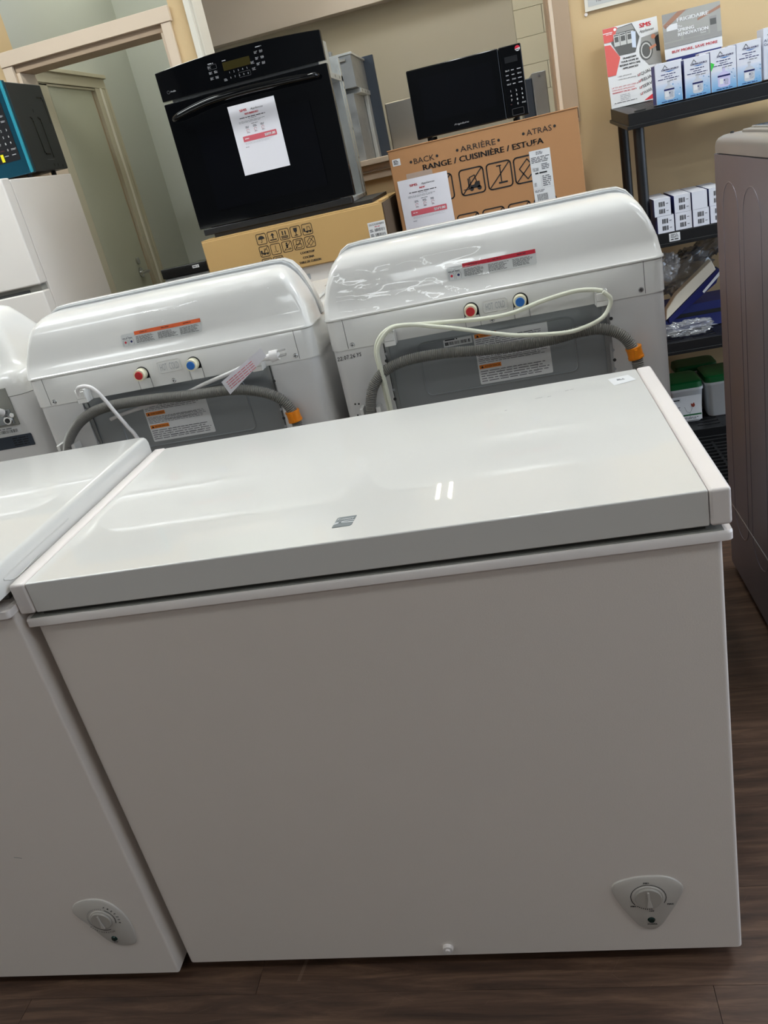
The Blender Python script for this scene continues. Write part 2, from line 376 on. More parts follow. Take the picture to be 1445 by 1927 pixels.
# back room behind the pass-through
wall('wall_room_back', [(-.82, 4.20, 0, .955, 4.30, CEIL)], 'wall_far')
wall('wall_room_right', [(1.75, W1, 0, 1.85, 4.30, CEIL)], 'wall_far')
wb = wall('wall_block', [(.955, 4.205, 0, 1.75, 4.30, CEIL)], 'wall_far')
for i in range(7):
    for j in range(3):
        x0 = .957 + j * .30 - (.15 if i % 2 else 0); x1 = x0 + .2975; x0 = max(x0, .957); x1 = min(x1, 1.74)
        if x1 - x0 > .05: 
            o = MB().box(x0, 4.19, 1.30 + i * .135, x1, 4.21, 1.4335 + i * .135, 'block_cream').build('block', wb, bevel=.0012)
struct(MB().box(-.80, 4.10, 2.035, .955, 4.20, 2.075, 'wall_mauve').build('trim_1'))
struct(MB().box(-.80, 4.13, 2.075, .955, 4.20, CEIL, 'wall_mauve').build('wall_soffit'))
for nm, x, y, sx, sy, st in (('a', -.85, 3.4, .3, .6, 13), ('b', .9, 3.4, .8, .3, 13)):  # unseen lights, added so the corridor and back room are lit
    t = thing('ceiling_light', 'added unseen ceiling light fixture of the ' + ('corridor' if nm == 'a' else 'back room'), 'lamp', (x, y, CEIL - .06), 'ceiling lights of the shop')
    MB().box(x - sx/2 - .02, y - sy/2 - .02, CEIL - .05, x + sx/2 + .02, y + sy/2 + .02, CEIL - .001, 'trim_white').build('housing', t)
    mn = 'lamp_%s' % nm; mat(mn, (1, 1, 1, 1), .5, emit=(.96, 1, .93, 1) if nm == 'a' else (1, .97, .9, 1), es=st)
    MB().box(x - sx/2, y - sy/2, CEIL - .058, x + sx/2, y + sy/2, CEIL - .052, mn).build('tube', t)
t = thing('hanging_light', 'twin tube light hanging in the back room, seen mirrored in the freezer lid', 'lamp', (.16, 3.72, 2.30))
mat('lamp_warm', (1, 1, 1, 1), .5, emit=(1, .92, .72, 1), es=24)
MB().box(.150, 3.48, 2.37, .170, 3.96, 2.40, 'black_satin').box(.115, 3.485, 2.312, .205, 3.495, 2.40, 'black_satin').box(.115, 3.945, 2.312, .205, 3.955, 2.40, 'black_satin').build('housing', t)
for x in (.122, .198): MB().tube([(x, 3.5, 2.32), (x, 3.94, 2.32)], .011, 'lamp_warm', 10).build('tube', t)
for y in (3.55, 3.89): MB().cyl((.16, y, 2.38), (0, 0, 1), .004, CEIL - 2.38, 'chrome', 8).build('hanger', t)
# door casing of the doorway (trim): header, two legs, jamb linings
b = MB().box(-1.197, W0 - .022, 1.948, -.422, W0, 2.002, 'trim_beige')
b.box(-1.197, W0 - .016, 0, -1.152, W0, 1.948, 'trim_beige').box(-.471, W0 - .016, 0, -.430, W0, 1.948, 'trim_beige')
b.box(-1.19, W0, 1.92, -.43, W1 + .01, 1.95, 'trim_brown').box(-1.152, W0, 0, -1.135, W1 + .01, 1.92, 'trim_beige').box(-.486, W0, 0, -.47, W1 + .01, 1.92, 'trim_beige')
struct(b.build('trim_2', bevel=.002))
# pass-through casing
b = MB().box(WXL - .022, W0 - .018, WZ0 - .04, WXL + .003, W0 + .01, WZ1, 'trim_white').box(WXL, W0, WZ0, WXL + .012, W1 + .01, WZ1, 'trim_white')
struct(b.build('trim_3', bevel=.003))
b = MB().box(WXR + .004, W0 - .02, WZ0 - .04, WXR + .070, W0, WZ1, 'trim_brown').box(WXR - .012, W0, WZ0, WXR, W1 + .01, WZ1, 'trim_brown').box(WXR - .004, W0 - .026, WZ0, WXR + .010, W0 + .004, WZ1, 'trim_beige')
struct(b.build('trim_4', bevel=.002))
b = MB().box(WXL - .03, W0 - .05, WZ0 - .022, WXR + .06, W0 + .02, WZ0, 'trim_beige').box(WXL - .01, W0 - .02, WZ0 - .08, WXR + .04, W0, WZ0 - .022, 'trim_beige')
b.box(WXL - .01, W0 - .028, WZ0 - .052, WXR + .04, W0 - .01, WZ0 - .045, 'trim_brown')
b.box(WXL + .01, W0 + .02, WZ0 - .03, WXR - .01, 3.72, WZ0, 'trim_beige').box(WXL + .01, 3.60, 0, WXR - .01, 3.70, WZ0 - .03, 'trim_beige')
struct(b.build('window_2', bevel=.003))
# inner door on the corridor's left wall, seen through the doorway
cz = 1.964
b = MB()
b.box(-1.20, 2.90, cz - .060, -1.170, 3.60, cz - .012, 'trim_green').box(-1.20, 2.89, cz - .014, -1.158, 3.61, cz + .004, 'trim_green').box(-1.20, 2.905, cz - .072, -1.176, 3.59, cz - .062, 'trim_green')
b.box(-1.20, 2.91, 0, -1.176, 2.985, cz - .06, 'trim_green').box(-1.20, 3.47, 0, -1.172, 3.60, cz - .06, 'trim_green').box(-1.172, 3.515, 0, -1.166, 3.535, cz - .06, 'trim_white').box(-1.176, 3.58, 0, -1.166, 3.60, cz - .06, 'trim_green')
b.box(-1.20, 2.985, 0, -1.192, 3.50, cz - .06, 'trim_brown')
struct(b.build('trim_5', bevel=.002))
d = struct(MB().box(-1.196, 3.0, .01, -1.183, 3.44, 1.895, 'door_paint').build('door_1', bevel=.002))
kb = MB().cyl((-1.184, 3.335, 1.0), (1, 0, 0), .026, .008, 'chrome').cyl((-1.178, 3.335, 1.0), (1, 0, 0), .009, .04, 'chrome')
kb.tube([(-1.14, 3.34, 1.0), (-1.138, 3.30, 1.002), (-1.14, 3.25, .998)], .008, 'chrome'); kb.cyl((-1.184, 3.335, 1.06), (1, 0, 0), .018, .01, 'chrome')
kb.build('door_handle', d)

# ================================================================== CHEST FREEZERS
W, D, H, CAP, LT = 0.9858, 0.5505, 0.84, 0.0262, 0.0488
def control_dial(t, cx, cz, y, kind, k=1.0):
    # escutcheon: rounded triangle
    out = []
    if kind == 'a': key = [(-.053, .018), (-.045, .031), (-.02, .040), (.006, .042), (.03, .039), (.047, .027), (.053, .012), (.045, -.012), (.028, -.045), (.014, -.068), (-.002, -.075), (-.018, -.066), (-.033, -.040), (-.048, -.008)]
    else: key = [(-.050, .022), (-.040, .038), (-.016, .047), (.012, .046), (.032, .032), (.046, .004), (.049, -.028), (.042, -.062), (.026, -.070), (.002, -.066), (-.014, -.050), (-.032, -.016), (-.046, .006)]
    P = [Vector((a, 0, b)) for a, b in key]; n = len(P)
    for i in range(n):
        p0, p1, p2, p3 = P[i-1], P[i], P[(i+1) % n], P[(i+2) % n]
        for q in range(4):
            s = q / 4; out.append(.5 * ((2*p1) + (-p0 + p2)*s + (2*p0 - 5*p1 + 4*p2 - p3)*s*s + (-p0 + 3*p1 - 3*p2 + p3)*s**3))
    out = out[::-1]
    c = Vector((cx, y, cz))
    s0 = [c + p * 1.02 for p in out]; s1 = [c + p * 1.0 + Vector((0, -.0022, 0)) for p in out]; s2 = [c + p * .93 + Vector((0, -.004, 0)) for p in out]
    esc = MB().loft([[q - Vector((0, 0, 0)) for q in s0], s1, s2], 'knob_ring', cap0=False).build('control_panel', t)
    kc = c + Vector((.0, -.004, 0 if kind == 'a' else 0))
    kn = MB().cyl(kc, (0, -1, 0), .0245 * k, .0015, 'knob_ring', 32, r2=.0235 * k).cyl(kc + Vector((0, -.0015, 0)), (0, -1, 0), .0208 * k, .0035, 'knob', 32, r2=.0200 * k)
    pr = [(-.0035, -.016), (.0045, -.016), (.002, 0), (.0015, .0165), (-.0015, .0165), (-.001, 0)]
    kn.prism([(a * k, b_ * k) for a, b_ in pr], kc + Vector((0, -.005, 0)), X, Z, .0028 * k, 'knob_ring')
    kn.build('knob', esc, bevel=.0006, seg=1)
    p = Print(c + Vector((0, -.0042, 0)), X, Z, n=.0005)
    if kind == 'a':
        p.arc(0, 0, .0268, -30, 215, .0011, 'ink')
        for i in range(8): a = math.radians(228 + i * 7); p.line([(.0255 * math.cos(a), .0255 * math.sin(a)), (.0275 * math.cos(a), .0275 * math.sin(a))], .0012, 'ink')
        p.txt('MID', -.001, .0292, .0036, 'ink', bold=.0002); p.txt('MIN', -.0245, -.0205, .0033, 'ink', bold=.0002); p.txt('MAX', .0325, -.0180, .0033, 'ink', bold=.0002); p.txt('OFF', .003, -.0325, .0033, 'ink', bold=.0002)
        lc = (.001, -.0515); p.txt('POWER', .002, -.0620, .0031, 'ink', bold=.0002)
    else:
        p.arc(0, 0, .0262, -20, 60, .0012, 'ink'); p.arc(0, 0, .0262, 215, 290, .0012, 'ink')
        for i in range(18): a = math.radians(75 + i * 8); p.line([(.0255 * math.cos(a), .0255 * math.sin(a)), (.028 * math.cos(a), .028 * math.sin(a))], .0009, 'ink_soft')
        for i, ch in enumerate('FREEZER'):
            a = math.radians(63 - i * 13); p.txt(ch, .0315 * math.cos(a), .0315 * math.sin(a), .0042, 'ink', rot=a - math.pi / 2, bold=.0002)
        for i, ch in enumerate('REFRIGERATOR'):
            a = math.radians(212 + i * 7.6); p.txt(ch, .034 * math.cos(a), .034 * math.sin(a), .0034, 'ink', rot=a + math.pi / 2)
        lc = (.006, -.049); p.rows(.002, -.056, .013, -.0585, 1, 'ink', ragged=0)
    p.build('dial_lettering', esc)
    MB().cyl(c + Vector((lc[0], -.0038, lc[1])), (0, -1, 0), .0062, .0022, 'led_green', 20, r2=.0045).build('indicator_light', esc)

def freezer_a():
    t = thing('chest_freezer', 'large white chest freezer in the foreground with grey badge on its flat lid', 'freezer', (W / 2, D / 2, 0))
    zb = H - LT - .008     # top of flange
    cab = MB()
    prof = rr(.0155, .003, W - .0115, D - .02, .007, 3)
    cab.loft([[(a, c, .03) for a, c in prof], [(a, c, zb - .012) for a, c in prof]], 'white_front'); cab.build('cabinet', t)
    f0 = rr(.0034, -.0034, W + .0005, D - .008, .008, 3); f1 = rr(.0030, -.0034, W + .0006, D - .008, .008, 3)
    MB().loft([[(a, c, zb - .0126) for a, c in f1], [(a, c, zb - .003) for a, c in f1], [(a * .998 + .001, c * .99 + .002, zb) for a, c in f0]], 'white_cap').build('top_flange', t)
    MB().box(.030, .009, zb - .001, W - .03, D - .03, zb + .0085, 'gasket_dark').box(.012, .0005, zb - .001, W - .010, D - .015, zb + .0006, 'gasket_shade_grey').build('gasket', t)  # dark box is the gasket; grey strip paints the lid's shade onto the flange
    z0 = H - LT
    lid = MB().box(CAP, 0, z0, W - CAP, D, H, 'white_enamel').build('lid', t, bevel=.0025, seg=3)
    for xa, xb in ((0, CAP - .0006), (W - CAP + .0006, W)):
        MB().box(xa, -.0012, z0 - .0005, xb, D + .004, H + .0008, 'white_cap').build('end_cap', lid, bevel=.0045, seg=3)
    MB().box(CAP + .002, .012, z0 - .002, W - CAP - .002, .018, z0 + .002, 'gasket_shade_grey').build('lid_lip', lid)
    # badge
    p = Print((.482, .043, H), X, Y, n=.0012)
    sk = lambda u, v: (u * 1.06 + v * .04, v)
    bb = MB().prism([sk(-.001, .0), sk(.0225, .0), sk(.025, .003), sk(.0265, .029), sk(.0265, .031), sk(.003, .031), sk(.0005, .029)], (.4805, .043, H), X, Y, .0008, 'kenmore_grey')
    q = Print((.4805, .043, H), X, Y, bb, n=.0011)
    q.txt('Kenmore', .0148, .0208, .0055, 'white_ink', width=.0235, shear=.25, bold=.00015)
    q.line([sk(0, .0085), sk(.006, .0125), sk(.013, .016), sk(.02, .017), sk(.026, .016)], .0012, 'white_ink'); q.line([sk(0, .0125), sk(.008, .0135), sk(.017, .0115), sk(.026, .0105)], .0016, 'white_ink')
    q.build('badge', lid)
    # shipping sticker
    q = Print((.905, .470, H), X, Y, n=.0005); q.poly([(.0, .043), (.006, .0), (.045, .014), (.036, .050)], 'label_white'); q.rows(.014, .034, .028, .024, 2, 'ink_soft', n=.0009, ragged=.3)
    q.build('sticker', lid)
    for u, v, L in ((.075, .070, .012), (.096, .068, .006), (.128, .086, .006), (.137, .088, .006), (.020, .03, .004)):
        q = Print((.70, .40, H), X, Y, n=.0004); q.line([(u, v), (u + L, v + .002)], .0011, 'ink_soft'); q.build('scuff_mark', lid)
    dr = MB().cyl((.500, .003, .0485), (0, -1, 0), .0095, .006, 'white_cap', 24, r2=.0085).cyl((.500, -.003, .0485), (0, -1, 0), .0045, .003, 'white_cap', 16, r2=.004)
    dr.build('drain_plug', t)
    control_dial(t, .8375, .1555, .003, 'a')
    for x in (.06, W - .06):
        for y in (.06, D - .08): MB().cyl((x, y, 0), (0, 0, 1), .018, .032, 'black_plastic', 16).build('foot', t)
def freezer_b():
    x0, x1, y0, y1 = -.985, -.002, -.012, .548
    t = thing('chest_freezer', 'slightly taller white chest freezer at the left edge with freezer and refrigerator dial', 'freezer', ((x0 + x1) / 2, .27, 0))
    prof = rr(x0, y0, x1, y1 - .02, .004, 4)
    MB().loft([[(a, c, .025) for a, c in prof], [(a, c, .800) for a, c in prof]], 'white_front').build('cabinet', t)
    f = rr(x0 - .008, y0 - .010, x1 + .0015, y1 - .01, .006, 3)
    MB().loft([[(a, c, .799) for a, c in f], [(a, c, .810) for a, c in f]], 'white_cap').build('top_flange', t)
    MB().box(x0 + .03, .02, .809, x1 - .02, y1 - .04, .828, 'gasket_shade_grey').build('gasket', t)
    # moulded lid: rounded front lip, thin raised rim along the side
    xa, xb, ya, yb = x0 - .01, x1 - .002, -.030, .556
    secs = []
    for z, i in ((.826, .004), (.829, 0), (.858, .0), (.866, .0015), (.870, .004), (.872, .0085)):
        q = rr(xa + i, ya + i, xb - i, yb - i, .010, 5); secs.append([(a, c, z) for a, c in q])
    lid = MB().loft(secs, 'white_enamel').build('lid', t)
    m = MB(); pth = [(xb + .0003, .10, .842), (xb + .0003, .035, .839), (xb + .0003, .012, .845), (xb + .0003, .02, .853), (xb + .0003, .20, .8535)]
    m.tube(smooth_path(pth, 6), .0009, 'white_enamel', 6); m.build('side_recess', lid)
    control_dial(t, -.1, .1735, y0 + .0002, 'b', .93)
    for x in (x0 + .06, x1 - .06):
        for y in (.06, y1 - .08): MB().cyl((x, y, 0), (0, 0, 1), .018, .027, 'black_plastic', 16).build('foot', t)
    q = Print((-.24, y0, .30), X, Z, n=.0003); q.line([(.03, .03), (.036, .029), (.044, .027)], .0009, 'ink_soft'); q.build('scuff_mark', t)
freezer_a(); freezer_b()

# ================================================================== WASHERS SEEN FROM BEHIND
def recess_outline(x0, x1, y0, y1, a, b_, r=.024):
    """plan outline of the cabinet with the notched back"""
    k = rr(x0, y0, x1, y1, r, 5)   # starts at the far right corner, ends near right
    back = [(x0 + a, y0), (x0 + a, y0 + .012), (x0 + b_, y0 + .012), (x0 + b_, y0)]
    n = len(k); # corners: far right, far left, near left, near right
    return k[:n * 3 // 4] + back + k[n * 3 // 4:]
def washer(x0, y0, wd, label, rec, par):
    x1 = x0 + wd; y1 = y0 + .70
    t = thing('washing_machine', label, 'washer', ((x0 + x1) / 2, y0 + .35, 0))
    o = recess_outline(x0 + .002, x1 - .002, y0 + .002, y1, rec[0], rec[1])
    MB().loft([[(a, c, .025) for a, c in o], [(a, c, .927) for a, c in o]], 'white_sheet').build('cabinet', t, angle=50)
    bd = rr(x0, y0, x1, y1 + .002, .024, 5)
    cov = MB().loft([[(a, c, .9275) for a, c in bd], [(a, c, .989) for a, c in bd], [(x0 + .003 + (a - x0) * (wd - .006) / wd, c + (.003 if c < y0 + .3 else -.003), .993) for a, c in bd]], 'white_plastic').build('top_cover', t, angle=40)
    for u in (.040, wd - .040):
        q = Print((x0, y0, .93), X, Z, n=.0004); q.line([(u, 0), (u, .062)], .0009, 'groove_dark'); q.build('cover_joint', cov)
    MB().box(x0 + .05, y0 + .20, .992, x1 - .05, y0 + .66, 1.004, 'white_plastic').build('lid', t, bevel=.006)
    # console shell (leans forward and narrows upwards)
    def sec(z, ix, iy, r, yf, e=0):
        return [(a, c, z) for a, c in rr(x0 - e + ix, y0 - e + iy, x1 + e - ix, y0 + yf, max(r, .004), 6)]
    tp = par['top']
    secs = [sec(.9925, 0, 0, .024, .129, .0025), sec(.9955, 0, 0, .024, .129, .0025), sec(.998, .001, .003, .013, .129), sec(1.03, .006, .0118, .013, .129), sec(1.06, .015, .0202, .015, .129),
            sec(1.085, .026, .0272, .019, .129), sec(1.097, .033, .034, .023, .129), sec(1.106, .0400, .044, .027, .129), sec(1.1125, .048, .058, .026, .129), sec(1.1165, .058, .074, .022, .129), sec(1.1185, .074, .095, .014, .129)]
    secs = [[(a, c, .9925 + (z - .9925) * tp) for a, c, z in q] for q in secs]
    sh = MB().loft(secs, 'white_plastic').build('console_shell', t, angle=50)
    # fascia rim behind the shell: outline in x-z, extruded away from us
    def out(e, zt):
        R = [(x1 + e, .9935), (x1 - .001 + e, 1.01), (x1 - .010 + e, 1.05), (x1 - .021 + e, 1.08), (x1 - .031 + e, 1.10), (x1 - .044 + e, 1.116), (x1 - .060 + e, 1.1245), (x1 - .09, 1.1265)]
        L = [(x0 + x1 - a, b_) for a, b_ in R][::-1]
        return [(a, .9925 + (b_ + zt - .9925) * tp) if b_ > 1.0 else (a, b_) for a, b_ in R + L]
    fa = MB().prism([p for p in out(.001, .001)], (0, y0 + .158, 0), X, Z, .024, 'white_plastic')
    fa.prism([p for p in out(-.0020, -.0022)], (0, y0 + .140, 0), X, Z, .012, 'pale_ink')
    # control face sloping down toward the front of the machine
    pr = [(y0 + .154, .9935), (y0 + .154, 1.112), (y0 + .162, 1.110), (y0 + .235, 1.01), (y0 + .24, .9935)]
    fa.loft([[(x0 + .055, a, b_) for a, b_ in pr], [(x1 - .055, a, b_) for a, b_ in pr]], 'white_plastic', smooth=False)
    fa.build('console_face', t, bevel=.003)
    # grey back panel with pressed rectangle
    px0, px1 = x0 + rec[0] + .004, x0 + rec[1] - .004
    bp = MB().box(px0, y0 + .0095, .10, px1, y0 + .0135, .926, 'panel_grey')
    bp.box(px0, y0 + .006, .10, px0 + .008, y0 + .0096, .926, 'galv').box(px1 - .008, y0 + .006, .10, px1, y0 + .0096, .926, 'galv')
    bpo = bp.build('back_panel', t)
    rx0, rz0, rx1, rz1 = par['rect']
    pts = [(a, y0 + .0095, b_) for a, b_ in rr(x0 + rx0, rz0, x0 + rx1, rz1, .012, 3)]; pts.append(pts[0])
    MB().tube(pts, .0022, 'panel_grey', 6).build('pressed_rectangle', bpo)
    # screws and holes
    for (a, z) in ((.050, .936), (wd - .048, .938), (.348, .934)):
        MB().cyl((x0 + a, y0, z), (0, -1, 0), .0055, .0022, 'chrome', 14, r2=.004).box(x0 + a - .003, y0 - .0028, z - .0006, x0 + a + .003, y0 - .0020, z + .0006, 'groove_dark').box(x0 + a - .0006, y0 - .0028, z - .003, x0 + a + .0006, y0 - .0020, z + .003, 'groove_dark').build('screw', cov)
    q = Print((x0, y0 + .002, 0), X, Z, n=.0004)
    for (a, z, r) in ((wd - .112, .892, .0035), (wd - .113, .806, .0035), (.114, .889, .0035), (.115, .803, .0035), (.026, .807, .0022), (.034, .806, .0022), (.026, .781, .0022)):
        q.circle(a if a < .2 else a + .002, z, r, 'groove_dark')
    for (a, z) in ((wd - .112, .827), (wd - .112, .787), (.117, .904), (.117, .824)): q.circle(a, z, .003, 'ink_pale')
    for i in range(3): q.line([(wd - .116, .765 - i * .004), (wd - .108, .765 - i * .004)], .001, 'ink_pale')
    q.build('punched_hole', t)
    # water inlets
    for (a, z, c, nm) in ((par['hot'], .962, 'red', 'red capped hot water inlet'), (par['cold'], .9625, 'blue', 'blue capped cold water inlet')):
        xx = x0 + a
        q = Print((xx, y0, z), X, Z, n=.0005)
        q.circle(.001, 0, .0155, 'groove_dark', seg=24); q.quad(-.0145, -.014, .0165, 0, 'groove_dark')
        q.quad(-.0135, -.034, .0155, -.012, 'white_plastic', n=.0009); q.line([(-.0145, -.012), (-.0145, -.036)], .0007, 'groove_dark', n=.001); q.line([(.0165, -.012), (.0165, -.036)], .0007, 'groove_dark', n=.001)
        inl = q.build('inlet', t, label=nm)
        MB().cyl((xx, y0 - .0008, z), (0, -1, 0), .0135, .018, 'inlet_cream', 28, r2=.0125).build('collar', inl)
        MB().cyl((xx, y0 - .0185, z), (0, -1, 0), .0093, .003, c, 24, r2=.0085).box(xx - .0008, y0 - .0225, z - .005, xx + .0008, y0 - .0213, z + .005, c).build('cap', inl)
    # pressed plate with lettering
    a0, a1, z0, z1 = par['plate']; pts = [(a, y0 - .0005, b_) for a, b_ in rr(x0 + a0, z0, x0 + a1, z1, .004, 3)]; pts.append(pts[0])
    pl = MB().tube(pts, .0013, 'white_plastic', 6)
    q = Print((x0 + (a0 + a1) / 2, y0, z0), X, Z, pl, n=.0012)
    q.txt('HOT  COLD', 0, .0045, z1 - z0 - .009, 'pale_ink', width=a1 - a0 - .010); q.build('embossed_plate', cov)
    # instruction label on the shell
    V = Vector((0, .28, 1)).normalized(); la, lz, lw, lh = par['label']
    q = Print((x0 + la, y0 + .0028 + (lz - .998) * .28, lz), X, V, n=.0014)
    q.poly(rr(0, -.001, lw, lh, .004), 'label_clear', n=.0010)
    q.quad(.033, lh - .006, lw, lh + .002, par['lab_col'])
    for i in range(3):
        u = .033 + i * (lw - .033) / 3; q.rows(u + .002, lh - .009, u + (lw - .033) / 3 - .004, .002, 7, 'ink', fill=.40, ragged=.3)
        q.rows(u + .012, lh - .0005, u + .030, lh - .0035, 1, 'ink', ragged=0, n=.0014)
    q.rows(.003, lh - .008, .029, lh - .011, 1, 'ink_soft', ragged=0)
    for (u, c) in ((.009, 'red_print'), (.023, 'navy')):
        q.circle(u, .008, .0026, c); q.arc(u, .009, .0055, 0, 180, .0005, 'ink_soft'); q.line([(u - .0055, .009), (u - .0055, .001)], .0005, 'ink_soft'); q.line([(u + .0055, .009), (u + .0055, .001)], .0005, 'ink_soft')
    q.line([(.010, .014), (.016, .020), (.022, .014)], .0005, 'ink_soft')
    q.build('instruction_label', sh)
    # warning label on the grey panel
    a0, z0, a1, z1 = par['warn']; q = Print((x0 + a0, y0 + .0093, z0), X, Z, n=.0008); ww, hh = a1 - a0, z1 - z0
    q.poly(rr(0, 0, ww, hh, .003), 'label_white', n=.0004)
    for (v, tx) in ((hh - .012, 'WARNING'), (hh * .63 - .004, 'AVERTISSEMENT'), (hh * .30, 'ADVERTENCIA')):
        q.quad(.003, v, .003 + ww * .30, v + .0085, 'orange_print2'); q.poly([(.006, v + .0015), (.012, v + .0015), (.009, v + .007)], 'ink', n=.0011); q.txt(tx, .014, v + .0018, .0046, 'ink', 'l', n=.0011, width=ww * .30 - .013)
    for (v0, v1) in ((.004, hh * .30 - .003), (hh * .30 + .011, hh * .63 - .007), (hh * .63 + .007, hh - .014)):
        q.rows(.004, v1, ww * .97, v0, 5, 'ink_soft', fill=.32, ragged=.15)
        q.line([(ww * .3, v0 + .006), (ww * .8, v0 + .006), (ww * .8, v1 - .003), (ww * .3, v1 - .003)], .0006, 'ink_soft', closed=True)
    q.build('warning_label', bpo)
    if par.get('barcode'):
        a0, z0, a1, z1 = par['barcode']; q = Print((x0 + a0, y0 + .0093, z0), X, Z, n=.0008)
        q.quad(0, 0, a1 - a0, z1 - z0, 'label_white', n=.0004); q.bars(.003, .003, a1 - a0 - .003, z1 - z0 - .009, 'ink', 22); q.rows(.004, z1 - z0 - .002, .03, z1 - z0 - .007, 1, 'ink', ragged=0); q.build('barcode_label', bpo)
    # corrugated drain hose
    P = resample(smooth_path([(a, y, z) for a, y, z in par['hose']], 14), .0020)
    rad = [(.0119 if (i // 1) % 2 else .0098) for i in range(len(P))]
    hs = MB().tube(P, .011, 'hose_grey', 22, rad=rad).build('drain_hose', t, angle=22)
    cx, cy, cz, dx, dz = par['clamp']; ax = Vector((dx, 0, dz)).normalized(); c0 = Vector((cx, cy, cz))
    cl = MB().cyl(c0 - ax * .011, ax, .0150, .022, 'orange', 20).cyl(c0 - ax * .012, ax, .0160, .004, 'orange', 20).cyl(c0 + ax * .008, ax, .0160, .004, 'orange', 20)
    cl.box(cx - .003, cy - .0185, cz - .009, cx + .003, cy - .013, cz + .009, 'orange').build('hose_clamp', hs)
    hb_ = par['hose'][2]; MB().box(hb_[0] - .022, y0 - .030, hb_[2] - .004, hb_[0] - .0135, y0, hb_[2] + .016, 'white_plastic').build('hose_bracket', t, bevel=.0015, seg=1); MB().box(hb_[0] + .0135, y0 - .030, hb_[2] - .004, hb_[0] + .024, y0, hb_[2] + .014, 'white_plastic').build('hose_bracket', t, bevel=.0015, seg=1)
    for (a, z) in par['clips']:
        xx = x0 + a
        m = MB().box(xx - .013, y0 - .006, z - .017, xx + .013, y0, z + .012, 'white_plastic').box(xx - .012, y0 - .026, z - .017, xx + .012, y0 - .005, z - .006, 'white_plastic')
        m.box(xx - .012, y0 - .026, z - .008, xx - .009, y0 - .005, z + .014, 'white_plastic').box(xx + .009, y0 - .026, z - .008, xx + .012, y0 - .005, z + .014, 'white_plastic').box(xx - .011, y0 - .028, z - .006, xx + .011, y0 - .0245, z + .010, 'white_plastic')
        m.build('cord_clip', t, bevel=.0012, seg=1)
    for pth in par['cords']:
        MB().tube(resample(smooth_path(pth, 10), .006), .0043, par['cord_mat'], 10).build('power_cord', t)
    for (fx, fy) in ((x0 + .07, y0 + .07), (x1 - .07, y0 + .07), (x0 + .07, y1 - .07), (x1 - .07, y1 - .07)):
        MB().cyl((fx, fy, 0), (0, 0, 1), .022, .03, 'black_plastic', 16).build('foot', t)
    return t, sh, bpo

w2x = .364; y = .728; y3 = .716
w2, sh2, bp2 = washer(w2x, .750, .692, 'white washing machine seen from behind with cream cord looped across its back', (.112, .578),
    dict(top=1.0, rect=(.186, .795, .508, .910), hot=.308, cold=.4085, plate=(.334, .383, .951, .974), label=(.272, 1.026, .180, .026), lab_col='red_print',
         warn=(.303, .800, .456, .912), barcode=(.240, .893, .300, .912), clips=((.134, .941), (.566, .942)), cord_mat='cord_cream',
         hose=[(.414, .725, .62), (.417, .725, .753), (.425, .725, .787), (.433, .725, .821), (.447, .725, .850), (.478, .725, .876), (.528, .725, .889), (.608, .725, .889), (.712, .725, .879), (.815, .725, .877), (.880, .725, .883), (.926, .725, .880), (.962, .725, .860), (.981, .725, .826), (.987, .725, .788), (.986, .725, .62)],
         clamp=(.9825, .725, .822, .18, -1),
         cords=[[(.932, y, .955), (.910, y, .961), (.876, y, .964), (.816, y, .957), (.753, y-.008, .946), (.692, y-.008, .946), (.620, y-.003, .952), (.557, y, .958), (.510, y, .962), (.480, y, .947), (.465, y, .921), (.464, y, .887), (.465, y, .825), (.466, y, .65)],
                [(.932, y3, .955), (.945, y3, .940), (.941, y3, .923), (.923, .705, .906), (.887, .703, .895), (.847, .703, .892), (.767, .703, .902), (.718, .705, .914), (.649, y3, .934), (.594, y3, .950), (.549, y3, .962), (.512, y3, .963), (.487, y3, .947), (.471, y3, .922), (.470, y3, .884), (.472, .718, .828), (.471, .725, .65)]]))
# handwritten date in black marker
q = Print((.372, .7518, .905), X, Z, n=.0006)
strokes = {'2': ([(0, .8), (.3, 1), (.55, .75), (0, 0), (.6, .05)], .75), '0': ([(.3, 1), (0, .5), (.25, 0), (.55, .45), (.3, 1)], .72), '7': ([(0, .95), (.55, 1), (.2, 0)], .7), '6': ([(.5, 1), (.05, .45), (.25, 0), (.5, .3), (.1, .45)], .7),
           '.': ([(.1, 0), (.16, .06)], .35), ' ': ([], .4), 'Y': ([(0, 1), (.25, .5), (.5, 1), (.25, .5), (.15, 0)], .65), 'S': ([(.5, .95), (.1, .8), (.4, .4), (.35, .05), (0, .05)], .7), 'B': ([(0, 0), (.05, 1), (.4, .8), (.1, .5), (.5, .3), (0, 0)], .7)}
u = 0.003; k = .0078
for ch in '22.07.26 YS':
    st, adv = strokes[ch]
    if st: q.line([(u + a * k, .002 + b_ * k + u * .05) for a, b_ in st], .0011, 'ink')
    u += adv * k * 1.02
q.build('handwritten_date', w2)

